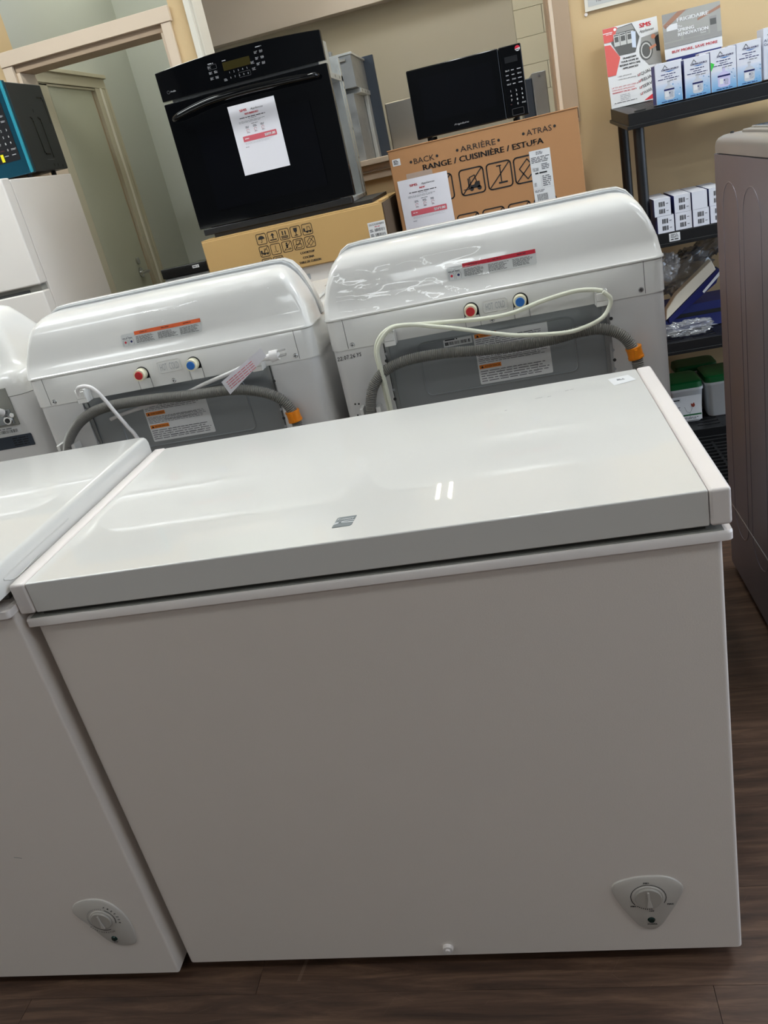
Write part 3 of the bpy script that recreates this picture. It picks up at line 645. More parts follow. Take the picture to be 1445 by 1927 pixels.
w1x = -.345; yb = .74
w1, sh1, bp1 = washer(w1x, yb, .682, 'white washing machine seen from behind with white plug and paper tag, orange striped label', (.112, .572),
    dict(top=1.0, rect=(.186, .790, .500, .905), hot=.281, cold=.405, plate=(.322, .376, .955, .980), label=(.253, 1.025, .190, .026), lab_col='orange_print',
         warn=(.250, .800, .404, .905), clips=((.134, .943), (.552, .942)), cord_mat='cord_white',
         hose=[(-.318, .715, .60), (-.311, .715, .769), (-.292, .715, .825), (-.271, .715, .858), (-.226, .715, .891), (-.165, .715, .908), (-.064, .715, .908), (.050, .715, .900), (.135, .715, .896), (.193, .715, .883), (.236, .715, .860), (.257, .715, .827), (.261, .715, .793), (.260, .715, .60)],
         clamp=(.2585, .715, .815, .10, -1),
         cords=[[(-.212, .712, .945), (-.209, .706, .959), (-.196, .70, .966), (-.176, .70, .963), (-.161, .70, .949), (-.149, .70, .926), (-.137, .698, .901), (-.117, .696, .860), (-.102, .694, .827), (-.075, .694, .70)],
                [(.250, .705, .957), (.227, .712, .949), (.198, .718, .946), (.150, .722, .933), (.082, .728, .918), (.032, .733, .905), (-.024, .738, .897), (-.074, .740, .889), (-.137, .740, .881), (-.180, .741, .872)]]))
# plug with three prongs, and the paper tag on the cord
a = Vector((.235, .704, .952)); dr = Vector((1, 0, .10)).normalized()
pg = MB().cyl(a, dr, .0062, .012, 'cord_white', 12, r2=.008).cyl(a + dr * .012, dr, .0125, .017, 'cord_white', 16, r2=.011)
for (oy, oz, L) in ((-.002, .0065, .018), (-.006, -.004, .018), (.005, -.004, .016)):
    p0 = a + dr * .029 + Vector((0, oy, oz)); pg.tube([p0, p0 + dr * L], .0021, 'chrome', 6)
pg.build('plug', w1)
q = Print((.126, .700, .918), (1, -.02, .52), (-.35, 0, .9), n=0)
tg = []
for i in range(7):
    s = i / 6; tg.append((s * .122, (.004 * math.sin(s * 7))))
for (u0, n0), (u1, n1) in zip(tg, tg[1:]):
    q.mb.face([q.P(u0, -.030 + u0 * .10, n0), q.P(u1, -.030 + u1 * .10, n1), q.P(u1, .002, n1), q.P(u0, .002, n0)], 'paper', True)
for v in (-.006, -.011, -.016, -.021): 
    q.rows(.012, v + .0015, .10, v - .0015, 1, 'paper_red', fill=.5, ragged=.2, n=.0056)
q.build('cord_tag', w1)

# clear wrap left on the consoles: thin wrinkled film following the shell
def film(name, x0, x1, yb, par, seed, amp=.0025):
    m = MB(); nx, nz = 46, 22; rows = []
    for j in range(nz + 1):
        r = []
        for i in range(nx + 1):
            s = i / nx; v = j / nz; x = x0 + (x1 - x0) * s; z = .999 + v * .106
            ysh = yb + .003 + (z - .998) * .28 - .0012
            if z > 1.085: ysh += (z - 1.085) * .55
            f = noise.noise(Vector((x * 9 + seed, z * 22, seed))) ; g = abs(noise.noise(Vector((x * 14 + z * 30, z * 16 - x * 6, seed + 4))))
            ysh -= max(0, amp * (f + .35)) + amp * 1.2 * max(0, .12 - g) * 6
            r.append((x, ysh, z))
        rows.append(r)
    m.loft(rows, 'film_thin', cap0=False, cap1=False, closed=False)
    return m.build(name, par, angle=180)
film('clear_wrap', .40, .72, .75, sh2, 1.3)
film('clear_wrap', -.05, .30, .74, sh1, 5.1)

# third machine at the far left
x0, x1, yb = -1.050, -.362, .762
t = thing('clothes_dryer', 'white dryer seen from behind at the left edge with dark rating plate on its back', 'dryer', ((x0 + x1) / 2, yb + .35, 0))
o = rr(x0, yb, x1, yb + .70, .045, 6); MB().loft([[(a, c, .025) for a, c in o], [(a, c, .962) for a, c in o]], 'white_sheet').build('cabinet', t, angle=50)
secs = []
for (z, ix, iy) in ((.9635, -.002, -.002), (.985, -.001, -.001), (1.010, .004, .004), (1.016, .012, .012), (1.030, .022, .022), (1.055, .034, .030), (1.085, .046, .040), (1.120, .062, .052), (1.145, .078, .064), (1.155, .10, .085), (1.158, .13, .11)):
    fr = yb + .70 if z < 1.011 else yb + .30 - (z - 1.01) * .7
    secs.append([(a, c, z) for a, c in rr(x0 + ix, yb + iy, x1 - ix, fr, .045, 6)])
MB().loft(secs, 'white_plastic').build('console_shell', t, angle=60)
bt = MB().box(-.62, yb - .004, .895, -.415, yb + .01, .985, 'gasket_shade_grey').box(-.60, yb - .007, .900, -.424, yb - .003, .935, 'panel_grey')
bt.cyl((-.437, yb - .006, .910), (0, -1, 0), .013, .004, 'chrome', 20, r2=.010).cyl((-.437, yb - .010, .910), (0, -1, 0), .006, .002, 'groove_dark', 14).cyl((-.421, yb - .006, .921), (0, -1, 0), .006, .004, 'chrome', 12)
bt.build('power_terminal', t, bevel=.003)
q = Print((-.55, yb, .84), X, Z, n=.0006); q.quad(0, .036, .133, .052, 'label_white'); q.bars(.06, .038, .124, .046, 'ink', 20); q.rows(.05, .051, .125, .047, 1, 'ink_soft', n=.001); q.build('barcode_label', t)
q = Print((-.55, yb, .84), X, Z, n=.0006); q.poly(rr(0, 0, .153, .030, .003), 'dark_steel_blue'); q.rows(.10, .026, .148, .004, 4, 'ink', fill=.4, n=.001); q.build('rating_label', t, label='dark rating plate')
MB().tube(resample(smooth_path([(-.44, yb - .01, .93), (-.46, yb - .06, .965), (-.50, yb - .09, .975), (-.60, yb - .07, .93), (-.65, yb - .04, .70)], 8), .008), .009, 'cord_white', 12).build('power_cord', t)
for fx in (x0 + .07, x1 - .07):
    for fy in (yb + .07, yb + .63): MB().cyl((fx, fy, 0), (0, 0, 1), .022, .03, 'black_plastic', 16).build('foot', t)

# ================================================================== GRAPHITE WASHER AT THE RIGHT
x0, x1, y0, y1 = 1.262, 1.95, .53, 1.235
t = thing('washing_machine', 'graphite grey washing machine standing side-on at the right edge', 'washer', ((x0 + x1) / 2, (y0 + y1) / 2, 0))
o = rr(x0, y0, x1, y1, .022, 5); MB().loft([[(a, c, .03) for a, c in o], [(a, c, 1.124) for a, c in o]], 'washer_graphite').build('cabinet', t, angle=50)
secs = [[(a, c, z) for a, c in rr(x0 + i, y0 + i, x1 - i, y1 - i, .028, 6)] for z, i in ((1.1265, .0012), (1.140, .0012), (1.150, .003), (1.157, .008), (1.161, .016), (1.162, .03))]
MB().loft(secs, 'washer_silver').build('top_cover', t, angle=50)
MB().box(x0 + .004, y0 + .004, 1.1235, x1 - .004, y1 - .05, 1.127, 'groove_dark').build('cover_joint', t)
MB().box(x0 + .06, y0 + .05, 1.160, x1 - .06, y1 - .10, 1.172, 'lid_glass').box(x0 + .045, y0 + .04, 1.158, x1 - .045, y1 - .085, 1.168, 'washer_silver').build('lid', t, bevel=.004)
MB().cyl((x0 + .035, y1 - .045, 1.160), (0, 0, 1), .004, .006, 'groove_dark', 10).build('bumper', t)
for (ya, yc) in ((1.022, 1.152), (.855, .985)):
    pts = [(x0 + .0004, a, b_) for a, b_ in rr(ya, .17, yc, 1.068, .0645, 8)]; pts.append(pts[0])
    MB().tube(pts, .0015, 'washer_graphite', 8).build('pressed_arch', t)
MB().tube([(x0, y0 + .02, .226), (x0, y1 - .03, .226)], .0016, 'washer_silver', 6).build('panel_seam', t)
for fx in (x0 + .07, x1 - .07):
    for fy in (y0 + .07, y1 - .07): MB().cyl((fx, fy, 0), (0, 0, 1), .022, .032, 'black_plastic', 16).build('foot', t)

# ================================================================== REFRIGERATOR AND BLUE MICROWAVE (LEFT)
x0, x1, yf, yb = -1.55, -.950, 1.955, 2.478
t = thing('refrigerator', 'white refrigerator with bottom drawer carrying the teal microwave', 'fridge', ((x0 + x1) / 2, 2.2, 0))
MB().box(x0, yf + .06, .03, x1, yb, 1.492, 'fridge_white').build('cabinet', t, bevel=.004)
MB().box(x0 - .002, yf, 1.125, x1 + .002, yf + .055, 1.497, 'fridge_white').build('door', t, bevel=.006)
MB().box(x0 - .002, yf, .968, x1 + .002, yf + .055, 1.102, 'fridge_white').build('drawer', t, bevel=.006)
dd = MB().box(x0 - .002, yf, .10, x1 + .002, yf + .055, .955, 'fridge_white').build('drawer', t, bevel=.006)
MB().box(x0 + .01, yf + .02, 1.09, x1 - .01, yf + .065, 1.13, 'gasket_shade_grey').box(x0 + .03, yf + .012, 1.098, x1 - .06, yf + .03, 1.112, 'groove_dark').build('door_gap', t)
for fx in (x0 + .07, x1 - .07):
    for fy in (yf + .1, yb - .07): MB().cyl((fx, fy, 0), (0, 0, 1), .022, .032, 'black_plastic', 12).build('foot', t)
x0, x1, yf, yb, z0, z1 = -1.43, -.952, 2.190, 2.480, 1.512, 1.826
t = thing('microwave_oven', 'teal fronted microwave with black sides standing on the white refrigerator', 'microwave', ((x0 + x1) / 2, 2.33, 1.497))
bd = MB().box(x0 + .004, yf + .030, z0, x1 - .001, yb, z1 - .004, 'micro_side').build('body', t, bevel=.004)
fr = MB().box(x0, yf, z0 - .004, x1 + .001, yf + .028, z1, 'teal').build('door', t, bevel=.003)
MB().box(x1 - .008, yf - .0015, z0 - .002, x1 + .0022, yf + .010, z1 - .002, 'teal_bright').build('edge_trim', fr, bevel=.002)
q = Print((x1 - .105, yf, z0), X, Z, n=.001)
q.poly(rr(-.30, .048, .078, .252, .006), 'black_panel')
for r in range(3):
    for c in range(3): q.txt(str(1 + r * 3 + c), .018 + c * .022, .150 - r * .022, .008, 'label_white', n=.0016)
for r in range(3):
    for c in range(3): q.rows(.008 + c * .022, .222 - r * .018, .026 + c * .022, .215 - r * .018, 2 if r else 1, 'ink_pale', fill=.5, ragged=.1, n=.0016)
q.txt('0', .040, .085, .008, 'label_white', n=.0016); q.txt('START', .064, .085, .006, 'label_white', n=.0016, width=.020); q.rows(.008, .092, .030, .086, 1, 'film_print', n=.0016)
q.rows(.018, .072, .036, .067, 1, 'ink_pale', n=.0016, ragged=.1); q.rows(.050, .072, .068, .067, 1, 'ink_pale', n=.0016, ragged=.1)
q.poly([(.002, .052), (.014, .052), (.014, .078), (.002, .078)], 'yellow', n=.0018)
q.circle(.050, .285, .010, 'label_white'); q.poly([(.050 + .010 * math.cos(math.radians(a)), .285 + .010 * math.sin(math.radians(a))) for a in range(20, 200, 12)], 'red_print', n=.0014)
q.build('control_panel', fr)
q = Print((x1 - .001, 2.20, z0), Y, Z, n=.0006)
q.line([(.215, .262), (.250, .262), (.258, .252), (.262, .17)], .006, 'black_gloss'); q.line([(.115, .190), (.125, .186), (.128, .175), (.135, .066), (.142, .058), (.175, .058)], .006, 'black_gloss')
q.line([(.172, .190), (.186, .184), (.188, .17), (.192, .045)], .006, 'black_gloss'); q.line([(.135, .038), (.19, .037)], .0015, 'ink_soft')
for (u, v) in ((.155, .215), (.175, .018), (.205, .017), (.24, .012)): q.circle(u, v, .005, 'ink'); q.circle(u, v - .005, .003, 'ink')
q.build('vent_slots', bd)
for fx in (x0 + .05, x1 - .05):
    for fy in (yf + .06, yb - .04): MB().cyl((fx, fy, 1.497), (0, 0, 1), .010, .016, 'black_plastic', 10).build('foot', t)
# crumpled clear bag on the refrigerator
def bag(name, c, r, m, seed, amp=.3, rot=(0, 0, 0), parent=None, flat=0.):
    mb = MB(); nu, nv = 40, 26; R = Matrix.Rotation(rot[2], 3, 'Z') @ Matrix.Rotation(rot[1], 3, 'Y') @ Matrix.Rotation(rot[0], 3, 'X'); secs = []
    for j in range(nv + 1):
        th = math.pi * (j / nv); row = []
        for i in range(nu):
            ph = 2 * math.pi * i / nu
            p = Vector((math.sin(th) * math.cos(ph), math.sin(th) * math.sin(ph), math.cos(th)))
            p = Vector([math.copysign(abs(a) ** .8, a) for a in p])
            g = 1 - abs(noise.noise(p * 2.2 + Vector((seed, 0, 0)))) * 1.3 * amp - abs(noise.noise(p * 5 + Vector((0, seed, 0)))) * .7 * amp - abs(noise.noise(p * 11 + Vector((0, 0, seed)))) * .3 * amp
            q = R @ Vector((p.x * r[0] * g, p.y * r[1] * g, p.z * r[2] * g)); q = q + Vector(c)
            if flat: q.z = max(q.z, flat)
            row.append(q)
        secs.append(row)
    mb.loft(secs, m, cap0=False, cap1=False); return mb.build(name, parent, angle=50)
tag(bag('plastic_bag', (-1.19, 2.07, 1.527), (.10, .06, .034), 'film_dense', 3.3, flat=1.4985), 'crumpled clear plastic bag on the refrigerator in front of the teal microwave', 'bag')

# ================================================================== WHITE RANGE + COOKTOP CARTON + WALL OVEN
x0, x1, yf, yb = -.300, .392, 1.905, 2.50
t = thing('kitchen_range', 'white range under the tan carton, seen in the gap between the two washing machines', 'stove', ((x0 + x1) / 2, 2.2, 0))
MB().box(x0, yf + .02, .03, x1, yb, .905, 'fridge_white').build('body', t, bevel=.003)
MB().box(x0, yf + .01, .905, x1, yb, .995, 'fridge_white').build('cooktop', t, bevel=.004)
q = Print((x0, yf + .01, .905), X, Z, n=.0006); q.poly(rr(.21, .046, .375, .066, .002), 'pale_ink'); q.build('display', t)
rd = MB().box(x0 + .005, yf - .01, .20, x1 - .005, yf + .02, .893, 'fridge_white').build('oven_door', t, bevel=.004)
MB().box(x0 + .06, yf - .0125, .30, x1 - .06, yf - .0095, .845, 'glass_black').build('window', rd)
hb = MB().box(x0 + .03, yf - .055, .878, x1 - .03, yf - .030, .896, 'fridge_white').box(x0 + .03, yf - .045, .880, x0 + .06, yf - .005, .895, 'fridge_white').box(x1 - .06, yf - .045, .880, x1 - .03, yf - .005, .895, 'fridge_white').build('handle', rd, bevel=.005)
MB().box(x0 + .005, yf, .04, x1 - .005, yf + .02, .19, 'fridge_white').build('drawer', t, bevel=.004)
MB().box(x0 + .03, yf + .05, 0, x1 - .03, yb - .03, .032, 'black_plastic').build('plinth', t)
tag(bag('plastic_bag', (.345, 1.22, 1.018), (.055, .20, .022), 'film_dense', 8.1, .5, flat=1.006), 'crumpled clear plastic wrap lying on the lid of the left washing machine', 'bag')

def carton(t, x0, y0, z0, x1, y1, z1, m, taped=True):
    b = MB().box(x0, y0, z0, x1, y1, z1 - .003, m)
    b.build('carton', t, bevel=.004)
    MB().box(x0 + .001, y0 + .001, z1 - .004, x1 - .001, (y0 + y1) / 2 - .001, z1, m).build('flap', t)
    MB().box(x0 + .001, (y0 + y1) / 2 + .001, z1 - .004, x1 - .001, y1 - .001, z1, m).build('flap', t)
cx0, cx1, cy, cyb, cz0, cz1 = -.275, .372, 1.90, 2.42, .9955, 1.150
t = thing('cardboard_box', 'long tan cardboard box of a cooktop lying under the black wall oven', 'box', ((cx0 + cx1) / 2, 2.15, cz0))
carton(t, cx0, cy, cz0, cx1, cyb, cz1, 'card_tan')
# darker torn side flap on the right
MB().box(cx1 + .0005, cy + .004, cz0 + .002, cx1 + .004, cyb - .02, cz1 - .004, 'card_dark').build('side_flap', t)
MB().box(cx1 - .012, cy + .02, cz1 + .0005, cx1 + .003, cy + .20, cz1 + .006, 'card_tan').build('torn_edge', t, bevel=.002)
def picto(p, i, u, v, s, m='ink'):
    """shipping pictograms inside a rounded frame of side s (lower left u,v)"""
    L = lambda pts, w=.045: p.line([(u + a * s, v + b_ * s) for a, b_ in pts], w * s, m)
    F = lambda pts: p.poly([(u + a * s, v + b_ * s) for a, b_ in pts], m)
    p.rrect(u, v, u + s, v + s, .14 * s, .055 * s, m)
    if i == 'umbrella':
        F([(.5 + .34 * math.cos(math.radians(a)), .48 + .32 * math.sin(math.radians(a))) for a in range(0, 181, 15)]); L([(.5, .48), (.5, .22), (.45, .16), (.38, .2)])
    elif i == 'up': F([(.5, .86), (.28, .58), (.44, .64), (.44, .32), (.56, .32), (.56, .64), (.72, .58)]); F([(.15, .16), (.85, .16), (.85, .25), (.15, .25)])
    elif i == 'eleven': p.txt('11', u + .5 * s, v + .42 * s, .42 * s, m, bold=.03 * s); F([(.15, .26), (.85, .26), (.85, .34), (.15, .34)]); F([(.15, .13), (.85, .13), (.85, .21), (.15, .21)])
    elif i == 'glass': F([(.3, .85), (.7, .85), (.66, .52), (.54, .44), (.46, .44), (.34, .52)]); L([(.5, .46), (.5, .18)], .07); L([(.34, .16), (.66, .16)], .07)
    elif i in ('truck', 'notruck'):
        F([(.10, .30), (.28, .30), (.28, .62), (.10, .62)]); L([(.30, .30), (.88, .30)], .1); L([(.5, .34), (.5, .72), (.74, .72), (.86, .36)]); p.circle(u + .46 * s, v + .24 * s, .09 * s, m); p.circle(u + .78 * s, v + .24 * s, .09 * s, m)
        if i == 'notruck': L([(.08, .08), (.92, .92)])
    elif i == 'hand': L([(.55, .86), (.55, .25)]); L([(.45, .2), (.78, .2)], .07); L([(.42, .86), (.6, .86)]); L([(.08, .08), (.92, .92)])
    elif i == 'hook': L([(.5, .85), (.5, .3), (.62, .2), (.7, .3)]); L([(.30, .25), (.40, .25)])
    elif i == 'nostep': p.circle(u + .5 * s, v + .8 * s, .09 * s, m); F([(.38, .7), (.62, .7), (.56, .35), (.44, .35)]); L([(.25, .2), (.85, .2), (.85, .3), (.6, .3)]); L([(.08, .08), (.92, .92)])
    elif i == 'nostack': L([(.3, .5), (.7, .5), (.7, .85), (.3, .85)]); L([(.3, .5), (.3, .85)]); L([(.2, .15), (.8, .15), (.8, .48), (.2, .48), (.2, .15)]); L([(.08, .08), (.92, .92)])
    elif i == 'noroll': L([(.5, .12), (.86, .45), (.55, .88), (.2, .55), (.5, .12)]); L([(.08, .08), (.92, .92)])
    elif i == 'fridge': L([(.28, .12), (.72, .12), (.72, .86), (.28, .86), (.28, .12)]); F([(.10, .46), (.24, .58), (.24, .34)]); F([(.90, .46), (.76, .58), (.76, .34)])
    elif i == 'nobox': L([(.3, .12), (.7, .12), (.7, .86), (.3, .86), (.3, .12)]); F([(.80, .5), (.94, .62), (.94, .38)]); L([(.08, .08), (.92, .92)])
    elif i == 'noforklift':
        L([(.10, .82 - .6), (.34, .22)], .03); L([(.34, .22), (.34, .62)], .06); F([(.38, .22), (.80, .22), (.80, .46), (.62, .46), (.56, .36), (.38, .34)]); L([(.42, .36), (.40, .66), (.62, .72), (.68, .44)], .04)
        p.circle(u + .44 * s, v + .20 * s, .08 * s, m); p.circle(u + .76 * s, v + .20 * s, .09 * s, m); L([(.06, .06), (.94, .94)])
q = Print((0, cy, 0), X, Z, n=.0008)
pit = .0413; u0 = -.077
for r, names in enumerate((('umbrella', 'up', 'eleven', 'glass', 'truck'), ('notruck', 'hook', 'nostep', 'nostack', 'noroll'), ('fridge', 'nobox'))):
    for c, nm in enumerate(names): picto(q, nm, u0 + c * pit, 1.099 - r * .0415, .0345)
q.txt('COOKTOP', .088, 1.040, .0075, 'ink', bold=.0006); q.txt('COCINA', .088, 1.024, .0075, 'ink', bold=.0006); q.txt('TABLE DE CUISSON', .090, 1.009, .0075, 'ink', bold=.0006, width=.078)
q.build('printed_marks', t)
q = Print((.312, cy, 1.040), X, Z, n=.0009); q.quad(0, 0, .060, .053, 'label_white'); q.txt('GCCG3048AS', .030, .042, .0065, 'ink', width=.052, n=.0013); q.rows(.022, .039, .044, .035, 1, 'paper_red', n=.0013)
q.bars(.020, .021, .056, .031, 'ink', 16); q.bars(.020, .005, .056, .015, 'ink', 16); q.rows(.004, .031, .016, .021, 2, 'ink_soft', n=.0013); q.rows(.004, .016, .016, .006, 2, 'ink_soft', n=.0013); q.build('shipping_label', t)
# packing slab between carton and oven, on top of the box
MB().box(-.24, 1.96, cz1 + .0005, .335, 2.36, cz1 + .012, 'black_plastic').build('packing_board', t)

# black wall oven
ox0, ox1, oy = -.286, .280, 1.955
oz0 = cz1 + .0125
t = thing('wall_oven', 'black built-in wall oven with curved handle standing on the tan carton', 'oven', (0, 2.15, oz0))
gb = MB()
bx0, bx1, byb = -.262, .256, 2.385
gb.box(bx0, oy + .05, oz0, bx1 - .034, byb, 1.640, 'galv').box(bx0, oy + .028, 1.575, bx1 - .004, 2.20, 1.676, 'galv_bright')
gb.box(bx0, oy + .03, 1.560, bx1, byb, 1.580, 'galv_bright').box(bx0, byb - .03, oz0, bx1, byb, 1.640, 'galv_bright').box(bx0, oy + .03, oz0, bx1, byb, oz0 + .014, 'galv_bright')
gb.box(bx1 - .05, byb - .06, oz0, bx1 - .004, byb - .028, 1.60, 'galv_bright')
gb.build('casing', t, bevel=.0015, seg=1)
q = Print((bx1, 0, 0), Y, Z, n=.0006)
for (u, v) in ((2.03, 1.57), (2.12, 1.57), (2.22, 1.57), (2.31, 1.57), (2.37, 1.54), (2.37, 1.40), (2.37, 1.30), (2.36, 1.20), (2.06, oz0 + .007), (2.30, oz0 + .007)): q.circle(u, v, .005, 'groove_dark')
q.build('punched_hole', t)
# slightly curved front panel: bow in plan
def bowed(z0, z1, m, name, par, y=oy, xa=ox0, xb=ox1, bow=.010, th=.022):
    n = 16; f = []; zt = lambda s: z1 + (.012 * (1 - (2 * s - 1) ** 2) if z1 > 1.66 else 0)
    secs = []
    for i in range(n + 1):
        s = i / n; x = xa + (xb - xa) * s; yy = y - bow * (1 - (2 * s - 1) ** 2)
        secs.append([(x, yy, z0), (x, yy + .0, zt(s)), (x, y + th, zt(s)), (x, y + th, z0)])
    return MB().loft(secs, m).build(name, par, bevel=.0015, seg=1)
pan = bowed(1.596, 1.682, 'black_gloss', 'control_panel', t)
dor = bowed(oz0 + .024, 1.588, 'black_gloss', 'door', t, xa=ox0 + .001, xb=ox1 + .001, bow=.004, th=.028)
MB().box(ox0 + .012, oy - .001, oz0, ox1 - .012, oy + .04, oz0 + .022, 'black_satin').build('lower_trim', t, bevel=.003)
q = Print((0, oy - .0045, 0), X, Z, n=.001); q.poly(rr(-.20, 1.235, .20, 1.500, .008), 'glass_black'); q.build('window', dor)
hp = [(-.256, oy - .010, 1.536), (-.250, oy - .030, 1.538), (-.22, oy - .040, 1.545), (-.12, oy - .050, 1.5605), (0, oy - .053, 1.5655), (.12, oy - .050, 1.5635), (.21, oy - .040, 1.5605), (.244, oy - .030, 1.558), (.25, oy - .010, 1.557)]
HP = smooth_path(hp, 6); n = len(HP)
MB().tube(HP, .01, 'black_gloss', 12, rad=[.0065 + .006 * math.sin(math.pi * i / (n - 1)) for i in range(n)]).build('handle', dor)
yp = oy - .0108
q = Print((0, yp, 0), X, Z, n=.0004)
q.quad(-.051, 1.637, .042, 1.661, 'display'); q.rows(-.050, 1.668, -.036, 1.664, 1, 'ink_pale', ragged=0)
for i in range(5): q.txt(str(i + 1), -.034 + i * .015, 1.627, .0055, 'ink_pale'); q.txt(str((i + 6) % 10), -.034 + i * .015, 1.612, .0055, 'ink_pale')
for (u, v) in ((-.096, 1.657), (-.096, 1.641), (-.096, 1.625), (-.078, 1.641), (-.078, 1.625), (-.052, 1.612), (.048, 1.640), (.048, 1.622), (.066, 1.665), (.066, 1.648), (.066, 1.632), (.084, 1.665), (.084, 1.648), (.084, 1.632)):
    q.rows(u - .006, v + .004, u + .006, v - .004, 3, 'ink_pale', fill=.35, ragged=.2)
q.rows(-.099, 1.669, -.080, 1.665, 1, 'ink_pale', ragged=0); q.rows(.068, 1.681, .088, 1.677, 1, 'ink_pale', ragged=0)
q.rrect(-.100, 1.650, -.072, 1.663, .002, .0005, 'ink_soft'); q.rrect(-.005, 1.608, .034, 1.622, .002, .0005, 'ink_soft')
q.build('key_legends', pan)
q = Print((-.262, oy - .0035, 1.617), (1, -.035, 0), Z, n=.0004); q.arc(.006, .003, .0045, 0, 360, .0008, 'ink_soft'); q.txt('Profile', .014, .0005, .0052, 'ink_pale', 'l', shear=.2); q.build('maker_badge', pan)

def price_sheet(O, w_, h_, sub, price, label, V=Z, U=X):
    q = Print(O, U, V, n=.0012)
    q.mb.loft([[q.P(0, 0, 0), q.P(w_, 0, 0), q.P(w_, h_, 0), q.P(0, h_, 0)], [q.P(0, 0, .0006), q.P(w_, 0, .0006), q.P(w_, h_, .0006), q.P(0, h_, .0006)]], 'paper', smooth=False)
    k = w_ / .16; ky = k * .68; c = w_ * .47
    q.txt('SMS', c - .026 * k, h_ - .034 * ky, .0072 * k, 'logo_red', bold=.0006 * k, width=.024 * k); q.txt('Appliances', c + .020 * k, h_ - .034 * ky, .0060 * k, 'ink', shear=.35, width=.044 * k)
    q.txt(sub, c, h_ - .050 * ky, .0055 * k, 'logo_red', bold=.0004 * k); q.rows(c - .044 * k, h_ - .058 * ky, c + .044 * k, h_ - .064 * ky, 1, 'ink', ragged=0); q.rows(c - .015 * k, h_ - .066 * ky, c + .015 * k, h_ - .070 * ky, 1, 'ink_soft', ragged=0, fill=.4)
    q.rows(c - .050 * k, h_ - .074 * ky, c + .050 * k, h_ - .084 * ky, 2, 'ink_soft', ragged=.3, fill=.3)
    q.rows(c - .010 * k, h_ - .090 * ky, c + .012 * k, h_ - .094 * ky, 1, 'ink_soft', ragged=0)
    for i, u in enumerate((-.026, 0, .026)):
        q.rows(c + u * k - .006 * k, h_ - .098 * ky, c + u * k + .007 * k, h_ - .108 * ky, 2, 'ink_soft', ragged=.2)
        q.arc(c + u * k, h_ - .118 * ky, .0045 * k, 0, 300, .0009 * k, 'paper_red'); q.rows(c + u * k - .005 * k, h_ - .126 * ky, c + u * k + .005 * k, h_ - .130 * ky, 1, 'ink_soft', ragged=0)
    v = h_ - .164 * ky
    q.poly(rr(.026 * k, v, .142 * k, v + .0165 * k, .002 * k), 'paper_red'); q.rows(.032 * k, v + .0105 * k, .050 * k, v + .0065 * k, 1, 'white_ink', n=.0017, ragged=0); q.txt(price, .137 * k, v + .0042 * k, .0082 * k, 'white_ink', 'r', n=.0017, bold=.0005 * k)
    q.rows(.030 * k, v - .004 * ky, .142 * k, v - .014 * ky, 3, 'ink_pale', ragged=.3, fill=.25); q.rows(.028 * k, v - .022 * ky, .042 * k, v - .026 * ky, 1, 'ink_soft', ragged=0)
    o = q.build('price_sheet'); return tag(o, label, 'paper sheet')
O = Vector((-.073, oy - .0062, 1.322)); V = Vector((0, 0, 1))
price_sheet(O, .162, .213, 'REFURBISHED', '$899.00', 'white price sheet reading 899 dollars taped to the black oven door', V=V)

# small stainless appliance with black top strip, left of the tan carton
x0, x1, yf, yb = -.578, -.392, 2.20, 2.62
t = thing('compact_appliance', 'narrow grey steel appliance with black top strip left of the tan carton', 'appliance', ((x0 + x1) / 2, 2.4, 0))
MB().box(x0, yf + .01, .0, x1, yb, 1.028, 'panel_grey').build('body', t, bevel=.003)
tp = MB().box(x0 - .003, yf, 1.030, x1 + .003, yf + .06, 1.066, 'black_gloss').box(x0, yf + .06, 1.030, x1, yb, 1.045, 'black_satin').build('control_strip', t, bevel=.002)
q = Print((x0, yf, 1.03), X, Z, n=.0008); q.quad(.130, .018, .158, .029, 'label_white'); q.rows(.133, .027, .155, .020, 1, 'ink_soft', n=.0012); q.build('small_label', tp)
q = Print((x0, yf + .01, .98), X, Z, n=.0008); q.quad(.010, .010, .034, .034, 'label_white'); q.poly([(.016, .015), (.028, .015), (.022, .029)], 'ink_soft', n=.0012); q.quad(.095, .020, .150, .032, 'label_white'); q.rows(.10, .030, .145, .022, 1, 'ink', n=.0012); q.build('small_label', t)

# ================================================================== RANGE CARTON + BLACK MICROWAVE
bx0, bx1, by, byb, bz = .400, 1.046, 2.10, 2.66, 1.2965
t = thing('cardboard_box', 'tall brown cardboard box of a range with black printed lettering under the black microwave', 'box', ((bx0 + bx1) / 2, 2.38, 0))
MB().box(bx0, by, 0, bx1, byb, bz - .003, 'card_brown').build('carton', t, bevel=.003)
MB().box(bx0 - .002, by - .002, bz - .004, bx1 + .002, (by + byb) / 2, bz, 'card_brown').build('flap', t, bevel=.0015)
MB().box(bx0 - .002, (by + byb) / 2 + .001, bz - .004, bx1 + .002, byb + .002, bz, 'card_brown').build('flap', t, bevel=.0015)
MB().box(bx1 + .001, by + .02, bz - .035, bx1 + .004, byb - .01, bz - .004, 'card_dark').build('side_flap', t)
q = Print((0, by, 0), X, Z, n=.0008)
def cap(s, u0_, u1_, v, h, b_=0): q.txt(s, (u0_ + u1_) / 2, v, h, 'ink', width=u1_ - u0_, bold=b_)
def dot(u, v): q.circle(u, v, .0045, 'ink')
dot(.474, 1.245); cap('BACK', .484, .556, 1.236, .0185); dot(.566, 1.246)
dot(.637, 1.2485); cap('ARRI\u00c8RE', .647, .768, 1.240, .0185); dot(.779, 1.250)
dot(.863, 1.252); cap('ATRAS', .873, .957, 1.243, .0185); dot(.967, 1.254)
cap('RANGE / CUISINI\u00c8RE / ESTUFA', .512, .925, 1.210, .0185, .0011)
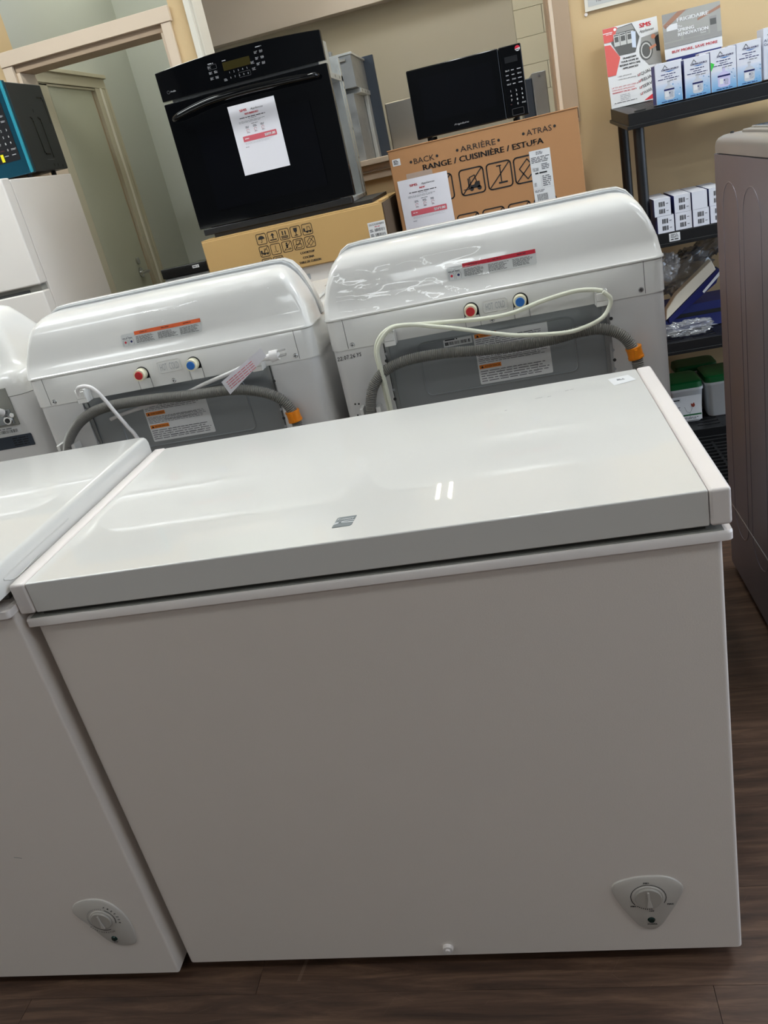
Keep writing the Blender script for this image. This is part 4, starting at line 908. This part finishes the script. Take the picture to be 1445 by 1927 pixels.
for (u, v, a) in ((.845, 1.214, .010), (.868, 1.222, .012), (.884, 1.209, .010), (.899, 1.221, .009)): q.poly([(u, v), (u + a, v + .002), (u + a * 1.2, v + .006), (u + .002, v + .005)], 'card_brown', n=.0013)
for u in (.520, .6295, .7245, .818): picto(q, 'noforklift' if u < .7 else ('hand' if u < .8 else 'noroll'), u, 1.100, .083)
for u in (.60, .69, .78, .87): picto(q, 'noforklift', u, .965, .075)
q.build('printed_marks', t)
q = Print((bx0, by, 1.243), X, Z, n=.0010); q.poly(rr(.010, .0, .038, .022, .002), 'label_white'); q.rows(.014, .019, .034, .004, 4, 'ink', n=.0014, ragged=.4); q.build('sticker', t)
q = Print((.873, by, 1.023), X, Z, n=.0010); q.quad(0, 0, .070, .170, 'label_white')
q.rows(.022, .166, .045, .155, 3, 'ink_soft', n=.0014); q.rows(.004, .150, .066, .130, 4, 'ink', n=.0014, fill=.4); q.bars(.004, .104, .026, .115, 'ink', 12); q.rows(.036, .126, .064, .106, 4, 'ink_soft', n=.0014)
q.rows(.012, .100, .052, .094, 1, 'ink', n=.0014, ragged=0, fill=.8); q.line([(.030, .09), (.030, .05)], .0006, 'ink_soft'); q.bars(.004, .055, .014, .068, 'ink', 7); q.rows(.034, .088, .064, .052, 6, 'ink_soft', n=.0014); q.line([(.0, .048), (.07, .048)], .0006, 'ink_soft'); q.rows(.004, .044, .040, .036, 2, 'ink_soft', n=.0014)
q.bars(.010, .008, .046, .030, 'ink', 16); q.build('shipping_label', t)
q = Print((.449, by, 1.180), X, Z, n=.0012); q.quad(0, 0, .092, .030, 'tape'); q.build('tape', t)
price_sheet((.414, by - .0014, .965), .176, .228, 'NEW', '$979.00', 'white price sheet reading 979 dollars taped to the brown range box')

mx0, mx1, my, mz0, mz1 = .508, .892, 2.13, 1.3075, 1.522
t = thing('microwave_oven', 'black countertop microwave standing on the brown range box', 'microwave', ((mx0 + mx1) / 2, 2.3, bz))
MB().box(mx0 + .004, my + .02, mz0 + .004, mx1 - .004, 2.45, mz1 - .003, 'black_satin').build('body', t, bevel=.003)
dr = MB().box(mx0, my, mz0, .817, my + .022, mz1, 'black_gloss').build('door', t, bevel=.004)
q = Print((0, my, 0), X, Z, n=.0008); q.poly(rr(.545, 1.355, .790, 1.490, .006), 'glass_black'); q.build('window', dr)
q = Print((.640, my, 1.326), X, Z, n=.0008); q.txt('Frigidaire', 0, 0, .0055, 'ink_pale', 'l', shear=.3, width=.050); q.build('maker_name', dr)
pn = MB().box(.8185, my, mz0, mx1, my + .022, mz1, 'black_gloss').build('control_panel', t, bevel=.004)
q = Print((.820, my, 0), X, Z, n=.0008)
q.quad(.014, 1.472, .056, 1.490, 'black_panel')
for r in range(4):
    for c in range(3): q.rows(.012 + c * .019, 1.452 - r * .0135, .026 + c * .019, 1.447 - r * .0135, 1 if (r + c) % 3 else 2, 'ink_pale', n=.0012, ragged=.1, fill=.5)
for r in range(3):
    for c in range(3): q.txt(str(1 + r * 3 + c), .021 + c * .0185, 1.385 - r * .0135, .0065, 'label_white', n=.0012)
q.txt('0', .0395, 1.3445, .0065, 'label_white', n=.0012); q.txt('START', .0595, 1.3455, .0045, 'label_white', n=.0012, width=.013); q.rows(.014, 1.350, .026, 1.346, 1, 'film_print', n=.0012)
q.rrect(.018, 1.314, .056, 1.334, .002, .0006, 'ink_soft')
q.circle(.060, 1.508, .0085, 'label_white', n=.0010); q.poly([(.060 + .0085 * math.cos(math.radians(a)), 1.508 + .0085 * math.sin(math.radians(a))) for a in range(10, 200, 12)], 'red_print', n=.0013)
q.rows(.054, 1.506, .066, 1.502, 1, 'ink', n=.0014, ragged=0)
q.build('key_legends', pn)
for fx in (mx0 + .04, mx1 - .04):
    for fy in (my + .04, 2.42): MB().cyl((fx, fy, bz), (0, 0, 1), .009, .012, 'black_plastic', 10).build('foot', t)

# ================================================================== THINGS IN THE PASS-THROUGH
t = thing('wall_oven', 'steel cased wall oven showing its back, in the opening behind the black oven', 'oven', (.05, 3.1, WZ0))
gz = WZ0
gb = MB().box(-.30, 2.98, gz, .195, 3.36, 1.560, 'galv').box(-.30, 3.05, 1.560, .220, 3.36, 1.580, 'galv_bright').box(-.28, 2.98, 1.580, .215, 3.36, 1.712, 'galv').box(-.28, 2.975, 1.706, .222, 3.36, 1.716, 'galv_bright')
gb.box(.196, 3.28, gz, .214, 3.36, 1.56, 'galv_bright').box(.05, 3.0, 1.715, .13, 3.04, 1.738, 'galv').box(.10, 2.968, 1.684, .19, 2.981, 1.694, 'gasket_shade_grey')
gb.build('casing', t, bevel=.002, seg=1)
MB().box(-.32, 3.361, gz, .262, 3.385, 1.725, 'dark_steel_blue').build('front_panel', t, bevel=.002)
q = Print((.2205, 0, 0), Y, Z, n=.0006)
for (u, v) in ((3.10, 1.57), (3.18, 1.57), (3.26, 1.57)): q.circle(u, v, .006, 'groove_dark')
q.build('punched_hole', t)
t = thing('steel_plate', 'brushed stainless steel panel in the wall opening, left of the black microwave', 'panel', (.36, 3.0, WZ0))
pts = [(.270, .0), (.460, .0), (.460, .222), (.455, .228), (.270, .226)]
MB().prism([(a, WZ0 + b_) for a, b_ in pts], (0, 3.46, 0), X, Z, .06, 'brushed').build('sheet', t, bevel=.006)
MB().box(.455, 3.385, WZ0 + .03, .475, 3.41, WZ0 + .19, 'chrome').build('handle', t, bevel=.006)
t = thing('steel_cabinet', 'dark blue-grey steel cabinet in the wall opening, right of the black microwave', 'cabinet', (1.0, 3.1, WZ0))
MB().box(.905, 3.02, WZ0, .955, 3.30, 1.452, 'dark_steel_blue').build('side_panel', t, bevel=.004)
MB().box(.9555, 3.0, WZ0, 1.015, 3.30, 1.468, 'galv').build('body', t, bevel=.004)
MB().cyl((.985, 2.998, 1.452), (0, -1, 0), .005, .003, 'chrome', 12).build('screw', t)
# wall poster above the shelf
q = Print((1.165, W0 - .001, 1.612), (1, 0, 0), Z, n=.002)
q.mb.box(1.165, W0 - .012, 1.610, 1.50, W0 - .0005, 1.85, 'trim_white'); q.quad(.012, .012, .33, .22, 'photo_light', n=.0118); q.txt('The', .05, .022, .010, 'ink', n=.0124); q.rows(.07, .034, .20, .024, 1, 'ink_soft', n=.0124)
o = q.build('framed_notice'); tag(o, 'white framed notice cut off at the top edge of the picture, on the tan wall', 'poster')
tag(MB().cyl((1.167, W0 - .001, 1.602), (0, -1, 0), .006, .008, 'white_cap', 12).build('wall_hook'), 'small white plastic hook at the lower left corner of the framed notice', 'hook')

# ================================================================== BLACK PLASTIC SHELF UNIT
sx0, sx1, sy0, sy1 = 1.213, 2.13, 2.165, 2.60
t = thing('shelf_unit', 'black plastic shelving unit with slotted shelves by the tan wall', 'shelf', ((sx0 + sx1) / 2, (sy0 + sy1) / 2, 0))
tiers = [(1.237, 1.187), (.830, .783), (.432, .387), (.075, .030)]
for zt, zb in tiers:
    # rim (four sides), flared lip and slotted deck
    m = MB(); rw = .020
    m.box(sx0, sy0, zb + .006, sx1, sy0 + rw, zt, 'shelf_black').box(sx0, sy1 - rw, zb + .006, sx1, sy1, zt, 'shelf_black').box(sx0, sy0 + rw, zb + .006, sx0 + rw, sy1 - rw, zt, 'shelf_black').box(sx1 - rw, sy0 + rw, zb + .006, sx1, sy1 - rw, zt, 'shelf_black')
    m.box(sx0 - .006, sy0 - .006, zb, sx1 + .006, sy0 + .004, zb + .012, 'shelf_black').box(sx0 - .006, sy1 - .004, zb, sx1 + .006, sy1 + .006, zb + .012, 'shelf_black').box(sx0 - .006, sy0 - .004, zb, sx0 + .004, sy1 + .004, zb + .012, 'shelf_black').box(sx1 - .004, sy0 - .004, zb, sx1 + .006, sy1 + .004, zb + .012, 'shelf_black')
    y = sy0 + rw
    while y < sy1 - rw: m.box(sx0 + rw, y, zt - .012, sx1 - rw, min(y + .023, sy1 - rw), zt - .002, 'shelf_black'); y += .034
    for x in [sx0 + rw + k * .118 for k in range(9)]: m.box(x, sy0 + rw, zt - .016, x + .034, sy1 - rw, zt - .001, 'shelf_black')
    if zt > 1.2:   # the top tier rides up a little towards the wall
        for v in m.v: v.z += .06 * (v.y - sy0)
    sh = m.build('shelf', t, bevel=.0015, seg=1)
    MB().box(sx0 + .028, sy0 + .022, zt - .004, sx0 + .062, sy0 + .060, zt + .006, 'shelf_black').build('corner_plug', sh, bevel=.003)
for px_ in (sx0 + .035, sx1 - .035):
    for py_ in (sy0 + .035, sy1 - .035):
        for (za, zb_) in ((0, .036), (.070, .392), (.426, .788), (.824, 1.192 + (.024 if py_ > 2.4 else 0))):
            MB().cyl((px_, py_, za), (0, 0, 1), .0185, zb_ - za, 'shelf_black', 20).build('post', t)
q = Print((1.345, sy0 - .0002, .798), X, Z, n=.0008); q.poly(rr(-.027, .0, .010, .028, .002), 'label_white', n=.0006); q.mb.box(1.318, sy0 - .0012, .799, 1.3545, sy0 + .001, .826, 'label_white'); q.rows(-.022, .026, .006, .012, 3, 'ink_soft', n=.0016); q.rows(-.022, .010, .004, .004, 1, 'ink', n=.0016, ragged=0)
q.build('price_tag', t, label='small white price tag')

TZ = 1.2365
def sign(name, O, w_, h_, lab, cat, draw, back='label_white', tilt=.06):
    V = Vector((0, tilt, 1)).normalized(); q = Print(O, X, V, n=.0014)
    q.mb.loft([[q.P(0, 0, -.004), q.P(w_, 0, -.004), q.P(w_, h_, -.004), q.P(0, h_, -.004)], [q.P(0, 0, 0), q.P(w_, 0, 0), q.P(w_, h_, 0), q.P(0, h_, 0)]], back, smooth=False)
    draw(q, w_, h_); return tag(q.build(name), lab, cat)
def draw1(q, w_, h_):
    hexa = lambda u, v, r, m, n=None, cl=None: q.poly([(min(max(u + r * math.cos(math.radians(60 * i)), 0), w_), v + r * math.sin(math.radians(60 * i))) for i in range(6)], m, n)
    q.quad(0, h_ - .050, .043, h_ - .001, 'poster_red'); q.quad(0, h_ - .019, .034, h_ - .0165, 'white_ink', n=.0018); q.circle(.044, h_ - .012, .010, 'poster_red', n=.0017); q.circle(.044, h_ - .011, .005, 'white_ink', n=.002); q.poly([(.037, h_ - .018), (.051, h_ - .018), (.044, h_ - .030)], 'poster_red', n=.0016)
    q.rows(.010, h_ - .021, .032, h_ - .025, 1, 'white_ink', n=.0018, ragged=0)
    q.poly([(0, h_ - .058), (.022, h_ - .060), (.052, h_ - .110), (.030, h_ - .168), (0, h_ - .168)], 'poster_red')
    # picture one: row of white ranges
    q.poly([(.050, h_ - .008), (.106, h_ - .003), (.128, h_ - .055), (.108, h_ - .104), (.050, h_ - .104), (.026, h_ - .055)], 'photo_dark')
    q.poly([(.052, h_ - .010), (.104, h_ - .006), (.112, h_ - .024), (.044, h_ - .026)], 'photo_grey', n=.0018)
    for u, wd_ in ((.036, .020), (.058, .022), (.083, .026)):
        q.quad(u, h_ - .070, u + wd_, h_ - .028, 'photo_light', n=.002); q.quad(u + .003, h_ - .056, u + wd_ - .003, h_ - .038, 'photo_dark', n=.0023); q.quad(u + .002, h_ - .034, u + wd_ - .002, h_ - .031, 'ink', n=.0023)
    q.poly([(.100, h_ - .030), (.116, h_ - .034), (.112, h_ - .090), (.098, h_ - .086)], 'box_blue_pale', n=.0024)
    # picture two: a worker leaning over an open washer
    q.poly([(.134, h_ - .060), (w_, h_ - .054), (w_, h_ - .160), (.150, h_ - .160), (.122, h_ - .112)], 'photo_grey')
    q.circle(.146, h_ - .108, .024, 'photo_dark', n=.0018, ry=.034); q.circle(.146, h_ - .108, .019, 'photo_light', n=.002, ry=.028); q.circle(.146, h_ - .108, .015, 'photo_dark', n=.0022, ry=.023)
    q.circle(.176, h_ - .066, .008, 'skin', n=.002); q.poly([(.180, h_ - .070), (w_ - .001, h_ - .062), (w_ - .001, h_ - .120), (.182, h_ - .118)], 'ink', n=.0019); q.poly([(.156, h_ - .100), (.182, h_ - .092), (.184, h_ - .100), (.158, h_ - .110)], 'skin', n=.0022)
    q.txt('SMS', .152, h_ - .026, .015, 'logo_red', bold=.0012, width=.040); q.txt('Appliances', .155, h_ - .043, .010, 'ink', shear=.35, width=.052)
    for i, s in enumerate(('TRANSFORM', 'YOUR HOME IN', 'REGINA WITH SMS', 'APPLIANCES!')): q.txt(s, .084, h_ - .120 - i * .0115, .0068, 'ink', bold=.0004, width=(.048, .062, .074, .056)[i])
    q.txt('\u2022 USED APPLIANCES', .034, h_ - .178, .0042, 'ink', 'l'); q.txt('\u2022 OPEN BOX APPLIANCES', .034, h_ - .189, .0042, 'ink', 'l')
    q.txt('UP TO 40% OFF ON USED &', .057, h_ - .214, .0048, 'logo_red', width=.096); q.txt('OPEN BOX APPLIANCES', .050, h_ - .223, .0048, 'logo_red', width=.082); q.txt('WARRANTY ON ALL UNITS', .053, h_ - .232, .0048, 'logo_red', width=.088, bold=.0003)
    q.rows(.036, h_ - .238, .078, h_ - .262, 4, 'ink_pale', ragged=.2, fill=.3); q.rows(.012, h_ - .264, .095, h_ - .268, 1, 'ink_soft', ragged=0)
    for i, s in enumerate(('QUALITY', 'RELIABLE', 'SERVICE', 'WARRANTY')):
        v = h_ - .192 - i * .0225; u = .106 + i * .001
        q.line([(u, v + .002), (u + .009, v + .004), (u + .0085, v + .011), (u, v + .009)], .0008, 'ink', closed=True)
        q.line([(u + .002, v + .007), (u + .004, v + .003), (u + .010, v + .012)], .0016, 'logo_red', n=.002); q.txt(s, u + .013, v + .003, .011, 'ink', 'l', rot=.24, width=.060)
    q.poly([(.120, .004), (.165, .004), (.172, .018), (.150, .020)], 'logo_red', n=.0012)
sign('leaning_poster', (1.214, sy1 - .030, TZ + .0255), .196, .282, 'white and red shop poster with hexagon photos, left end of the top shelf', 'poster', draw1, tilt=.25)
def draw2(q, w_, h_):
    v0 = .036
    q.quad(0, v0, w_, h_, 'photo_bg'); q.poly([(0, h_), (0, h_ - .030), (.10, h_)], 'photo_grey', n=.0017); q.poly([(.0, h_ - .036), (.055, h_), (.085, h_), (.008, h_ - .048)], 'photo_wood', n=.0019)
    q.poly([(w_, h_ - .012), (w_, h_ - .022), (.12, h_ - .045), (.12, h_ - .038)], 'photo_wood', n=.0019); q.quad(0, v0 + .02, .060, v0 + .055, 'photo_grey', n=.0018); q.quad(.068, v0 + .018, .155, v0 + .042, 'photo_grey', n=.0018)
    q.quad(.012, v0 + .055, .050, v0 + .075, 'label_white', n=.0019); q.quad(.160, v0 + .015, .185, v0 + .070, 'photo_grey', n=.0018); q.quad(.162, v0 + .042, .183, v0 + .062, 'photo_dark', n=.002); q.quad(0, v0, w_, v0 + .016, 'photo_grey', n=.0019)
    q.txt('FRIGIDAIRE', w_ * .52, h_ - .034, .0125, 'white_ink', bold=.0007, width=.108, n=.0026)
    q.txt('The', .050, h_ - .053, .0075, 'white_ink', 'l', n=.0026); q.txt('SPRING', .050, h_ - .067, .011, 'white_ink', 'l', bold=.0006, n=.0026, width=.056); q.txt('RENOVATION', .050, h_ - .081, .011, 'white_ink', 'l', bold=.0006, n=.0026, width=.104); q.txt('Event', .128, h_ - .089, .006, 'white_ink', 'l', n=.0026)
    q.txt('BUY MORE, SAVE MORE', w_ * .52, .016, .0090, 'logo_red', width=.158, bold=.0004)
sign('leaning_poster', (1.418, sy1 - .034, TZ + .146), .200, .148, 'grey kitchen photo poster above the filter boxes, right of the red and white poster', 'poster', draw2, tilt=.12)
# stand box that carries the second poster
tag(MB().box(1.424, sy1 - .060, TZ + .0255, 1.608, sy1 - .014, TZ + .1455, 'navy_box').build('carton', bevel=.002), 'dark carton behind the filter boxes under the grey kitchen poster', 'box')

def filter_box(i, x0, x1, zt, lab, lilac=False, tagc=False):
    y0 = sy0 + .032; d_ = .062; z0 = TZ + .0058
    t = thing('filter_box', lab, 'box', ((x0 + x1) / 2, y0 + d_ / 2, z0), 'water filter boxes on the top shelf')
    MB().box(x0, y0, z0, x1, y0 + d_, zt, 'box_white').build('carton', t, bevel=.0012, seg=1)
    MB().box(x0 - .0008, y0 + .002, z0 + .002, x0 - .0001, y0 + d_ - .002, zt - .003, 'box_navy').build('side_print', t)
    w_, h_ = x1 - x0, zt - z0; q = Print((x0, y0, z0), X, Z, n=.0006); k = w_ / .08
    n = 14
    for j in range(n):   # printed blue fade at the foot of the carton
        v0 = .001 + j * .0042; f = j / (n - 1)
        nm = 'fade_%d' % j
        if nm not in MAT: mat(nm, rgb(110 + 96 * f, 164 + 48 * f, 208 + 18 * f), .5)
        q.quad(.001, v0, w_ - .001, v0 + .0043, nm, n=.0004)
    c = w_ / 2
    q.line([(c - .016 * k, h_ - .018), (c - .009 * k, h_ - .008), (c - .002 * k, h_ - .017)], .0016, 'ink'); q.txt('STRONG-SOURCE', c + .006 * k, h_ - .024, .0055, 'navy', width=.052 * k, bold=.0003, shear=.2); q.poly([(c - .012 * k, h_ - .026), (c + .024 * k, h_ - .026), (c + .004 * k, h_ - .029)], 'blue')
    q.rows(c - .022 * k, h_ - .033, c + .022 * k, h_ - .037, 1, 'navy', ragged=0); q.rows(c - .012 * k, h_ - .040, c + .012 * k, h_ - .0435, 1, 'navy', ragged=0); q.rows(c - .032 * k, h_ - .046, c + .032 * k, h_ - .050, 1, 'navy', ragged=0); q.rows(c + .0, h_ - .053, c + .026 * k, h_ - .057, 1, 'ink_soft', ragged=0)
    # pictured cartridge
    b_ = 'bottle_lilac' if lilac else 'bottle_grey'; e = .003 if lilac else 0
    q.quad(c - .004, .052 + e, c + .004, .068 + e, b_, n=.0009); q.quad(c - .005, .063 + e, c + .005, .066 + e, 'bottle_shade', n=.0011)
    q.poly([(c - .016 - e, .014), (c - .010, .010), (c + .010, .010), (c + .016 + e, .014), (c + .0165 + e, .044 + e), (c + .008, .053 + e), (c - .008, .053 + e), (c - .0165 - e, .044 + e)], b_, n=.0008)
    q.quad(c - .0165 - e, .038 + e, c + .0165 + e, .043 + e, 'navy', n=.0011); q.quad(c - .014, .020, c - .002, .036, 'label_white', n=.0011); q.rows(c + .001, .034, c + .014, .016, 5, 'bottle_shade', n=.0011); q.circle(c + .001, .030, .0022, 'navy', n=.0013, seg=8)
    rnd = random.Random(i)
    for j in range(14):
        a = rnd.uniform(.6, .98); v = rnd.uniform(.008, .062); q.circle(w_ * a, v, rnd.uniform(.001, .0028), 'box_blue_pale' if j % 2 else 'box_blue', n=.0007, seg=7)
    q.rows(c - .025 * k, .0075, c + .025 * k, .0035, 1, 'navy', n=.0009, ragged=0); 
    q.build('front_print', t)
    if tagc: 
        g_ = Print((x0, y0, z0), X, Z, n=.0014); g_.poly([(.0, .090), (.012, .083), (.0, .062)], 'green_tag'); g_.build('green_sticker', t)
    return t
filter_box(1, 1.313, 1.397, 1.364, 'water filter box with a pictured grey cartridge, leftmost of four on the top shelf')
filter_box(2, 1.406, 1.486, 1.361, 'water filter box with a pictured grey cartridge, second from the left on the top shelf')
filter_box(3, 1.4885, 1.568, 1.366, 'water filter box with a lilac cartridge and bright green corner sticker on the top shelf', True, True)
filter_box(4, 1.5695, 1.645, 1.370, 'water filter box with a pictured grey cartridge, rightmost of four on the top shelf')
for k, x in enumerate((1.332, 1.47, 1.56)):
    tag(MB().box(x, sy0 + .102, TZ + .0125, x + .082, sy0 + .155, TZ + .131 + .002 * k, 'box_white').box(x - .0008, sy0 + .104, TZ + .015, x - .0001, sy0 + .153, TZ + .128, 'box_navy').build('filter_box'),
        ('white and navy filter box behind the two leftmost filter boxes', 'white and navy filter box behind the box with the green sticker', 'white and navy filter box behind the rightmost filter box')[k], 'box', 'filter boxes in the rear row of the top shelf')
t = thing('gauge_box', 'taller white box of a gauge at the right end of the filter boxes', 'box', (1.73, sy0 + .09, TZ))
MB().box(1.657, sy0 + .05, TZ + .0075, 1.80, sy0 + .12, 1.395, 'box_white').build('carton', t, bevel=.0012, seg=1)
q = Print((1.657, sy0 + .05, TZ), X, Z, n=.0006); q.txt('#401', .012, .136, .005, 'ink', 'l'); q.txt('A/C Recharge', .002, .118, .0085, 'navy', 'l', width=.070); q.txt('Gauge', .002, .107, .0085, 'navy', 'l'); q.quad(.012, .01, .13, .095, 'box_blue_pale'); q.circle(.035, .055, .018, 'photo_grey', n=.001); q.build('front_print', t)

# small cartons with barcodes on the second shelf
SZ = .8306
for (x0, x1, zb, row, col, lab) in ((1.283, 1.339, 0, 0, 0, 'small white-ended carton at the left of the lower row on the second shelf'), (1.3435, 1.3995, 0, 0, 1, 'small white-ended carton in the middle of the lower row on the second shelf'),
        (1.4025, 1.4565, 0, 0, 2, 'small barcoded carton under the blank ended one on the second shelf'), (1.461, 1.515, 0, 0, 3, 'small white-ended carton half hidden by the grey washer in the lower row'),
        (1.2755, 1.331, 1, 1, 0, 'small white-ended carton at the left of the upper row on the second shelf'), (1.3435, 1.3985, 1, 1, 1, 'small white-ended carton in the middle of the upper row on the second shelf'),
        (1.402, 1.4525, 1, 1, 2, 'small carton with a blank white end in the upper row on the second shelf'), (1.459, 1.51, 1, 1, 3, 'small white-ended carton half hidden by the grey washer in the upper row')):
    z0 = SZ + .0004 + (.0582 if zb else 0); y0 = sy0 + .006 + (.004 if col % 2 else 0); L = .19
    t = thing('small_carton', lab, 'box', ((x0 + x1) / 2, y0 + L / 2, z0), 'small cartons on the second shelf')
    MB().box(x0, y0, z0, x1, y0 + L, z0 + .0578, 'navy_box').build('sleeve', t)
    MB().box(x0 + .0003, y0 - .0022, z0 + .0003, x1 - .0003, y0 - .0002, z0 + .0575, 'box_white').box(x0, y0, z0 + .0574, x1, y0 + L, z0 + .0581, 'box_white').build('end_flap', t)
    if not (row == 1 and col == 2):
        q = Print((x0, y0 - .0022, z0), X, Z, n=.0006); q.bars(.016, .032, .036, .048, 'ink', 10); q.bars(.016, .009, .036, .024, 'ink', 10); q.rows(.040, .042, .048, .038, 1, 'ink_soft', n=.001); q.rows(.040, .018, .048, .014, 1, 'ink_soft', n=.001); q.build('barcode', t)

# bagged parts on the third shelf
TZ3 = .432
tag(bag('plastic_bag', (1.315, 2.235, .700), (.050, .045, .060), 'film_dense', 2.2, .45, rot=(0, .5, 0)), 'clear plastic bag end sticking up at the top left of the bagged parts', 'bag', None)
tag(bag('plastic_bag', (1.40, 2.40, .640), (.13, .075, .088), 'film_grey', 4.4, .38, rot=(0, -.35, 0)), 'large grey-clear plastic bag heaped over the other bagged parts', 'bag')
tag(bag('plastic_bag', (1.545, 2.51, .715), (.11, .05, .050), 'film_grey', 6.4, .4, rot=(0, -.55, 0)), 'grey-clear plastic bag rising behind at the right of the bagged parts', 'bag')
tag(bag('plastic_bag', (1.375, 2.222, .466), (.115, .040, .034), 'film_dense', 9.1, .5, flat=TZ3), 'flat clear plastic bag at the front edge of the third shelf', 'bag')
t = thing('bagged_part', 'navy and cream appliance part in clear film leaning across the third shelf', 'spare part', (1.41, 2.26, TZ3))
R = lambda u, v, d_: (1.315 + u * .80 - v * .55, 2.262 + d_ * .5, .480 + u * .56 + v * .75)
def slab(pts, d0, d1, m, nm):
    b = MB(); b.loft([[R(u, v, d0) for u, v in pts], [R(u, v, d1) for u, v in pts]], m, smooth=False); b.build(nm, t, bevel=.003)
slab([(0, .0), (.22, .0), (.26, .03), (.26, .042), (.01, .02)], 0, .09, 'navy', 'base'); slab([(0, .022), (.25, .044), (.26, .085), (.09, .075), (.03, .055)], -.002, .088, 'cream', 'cover'); slab([(.165, .003), (.26, .018), (.26, .030), (.165, .013)], -.004, -.001, 'label_white', 'label')
tag(MB().box(1.27, 2.33, TZ3 + .0005, 1.60, 2.50, .525, 'navy_box').box(1.27, 2.328, .48, 1.60, 2.3295, .495, 'ink').build('carton', bevel=.004), 'dark navy carton at the back of the third shelf under the bags', 'box')

# detergent buckets on the bottom shelf
def bucket(x0, x1, y0, y1, z0, h, lab, printed):
    t = thing('detergent_bucket', lab, 'bucket', ((x0 + x1) / 2, (y0 + y1) / 2, z0), 'green lidded buckets on the bottom shelf')
    secs = []
    for (z, i, r) in ((0, .012, .02), (.004, .009, .022), (h * .86, .002, .024), (h * .88, -.001, .024), (h * .95, -.001, .024)): secs.append([(a, c, z0 + z) for a, c in rr(x0 + i, y0 + i, x1 - i, y1 - i, r, 5)])
    MB().loft(secs, 'bucket_white').build('tub', t, angle=50)
    lid = MB()
    secs = [[(a, c, z0 + z) for a, c in rr(x0 + i, y0 + i, x1 - i, y1 - i, .024, 5)] for z, i in ((h * .955, .001), (h * 1.09, .003), (h * 1.11, .008), (h * 1.112, .02))]
    lid.loft(secs, 'green'); lid.build('lid', t, angle=50)
    if printed:
        q = Print((x0, y0 - .0002, z0), X, (0, -.06, 1), n=.0008); w_ = x1 - x0
        q.quad(.012, .012, w_ - .012, h * .78, 'label_white', n=.0004); q.rows(.015, h * .72, .045, h * .655, 1, 'ink', ragged=0); q.rrect(.012, h * .64, .048, h * .73, .002, .0006, 'ink_soft')
        q.line([(.062, .072), (.070, .050), (.082, .044), (.090, .060), (.092, .078)], .0011, 'ink_soft'); q.line([(.082, .044), (.082, .026)], .0012, 'ink_soft')
        q.poly([(.088, .070), (.097, .066), (.102, .074), (.098, .086), (.092, .080), (.086, .084)], 'leaf_red'); q.quad(.056, .032, w_ - .014, .038, 'green'); q.rows(.030, h * .50, .046, h * .30, 5, 'ink_soft'); q.rows(.055, .026, w_ - .018, .016, 2, 'ink_soft')
        q.build('label', t)
bucket(1.285, 1.424, 2.250, 2.42, .0752, .150, 'white square bucket with green lid and leaf label on the bottom shelf', True)
bucket(1.436, 1.60, 2.275, 2.45, .0752, .150, 'white bucket with green lid half hidden by the grey washer', False)
bucket(1.36, 1.53, 2.462, 2.595, .0752, .150, 'green lidded bucket in the back row of the bottom shelf', False)
# loose shelf grid lying on the floor in front
m = MB(); y = 1.72
while y < 2.10: m.box(1.22, y, .030, 2.0, y + .012, .045, 'shelf_black'); y += .032
for k in range(13): m.box(1.22 + k * .062, 1.72, .028, 1.23 + k * .062, 2.10, .044, 'shelf_black')
m.box(1.21, 1.71, 0, 2.01, 1.722, .05, 'shelf_black').box(1.21, 2.10, 0, 2.01, 2.112, .05, 'shelf_black').box(1.21, 1.722, 0, 1.222, 2.10, .05, 'shelf_black').box(1.998, 1.722, 0, 2.01, 2.10, .05, 'shelf_black')
tag(m.build('shelf_grid'), 'loose black plastic shelf grid lying on the floor in front of the shelving', 'shelf')

for o in bpy.data.objects:      # marks too small to pick apart one by one
    if o.parent and o.name.split('.')[0] in ('punched_hole', 'dial_lettering'): o['kind'] = 'stuff'
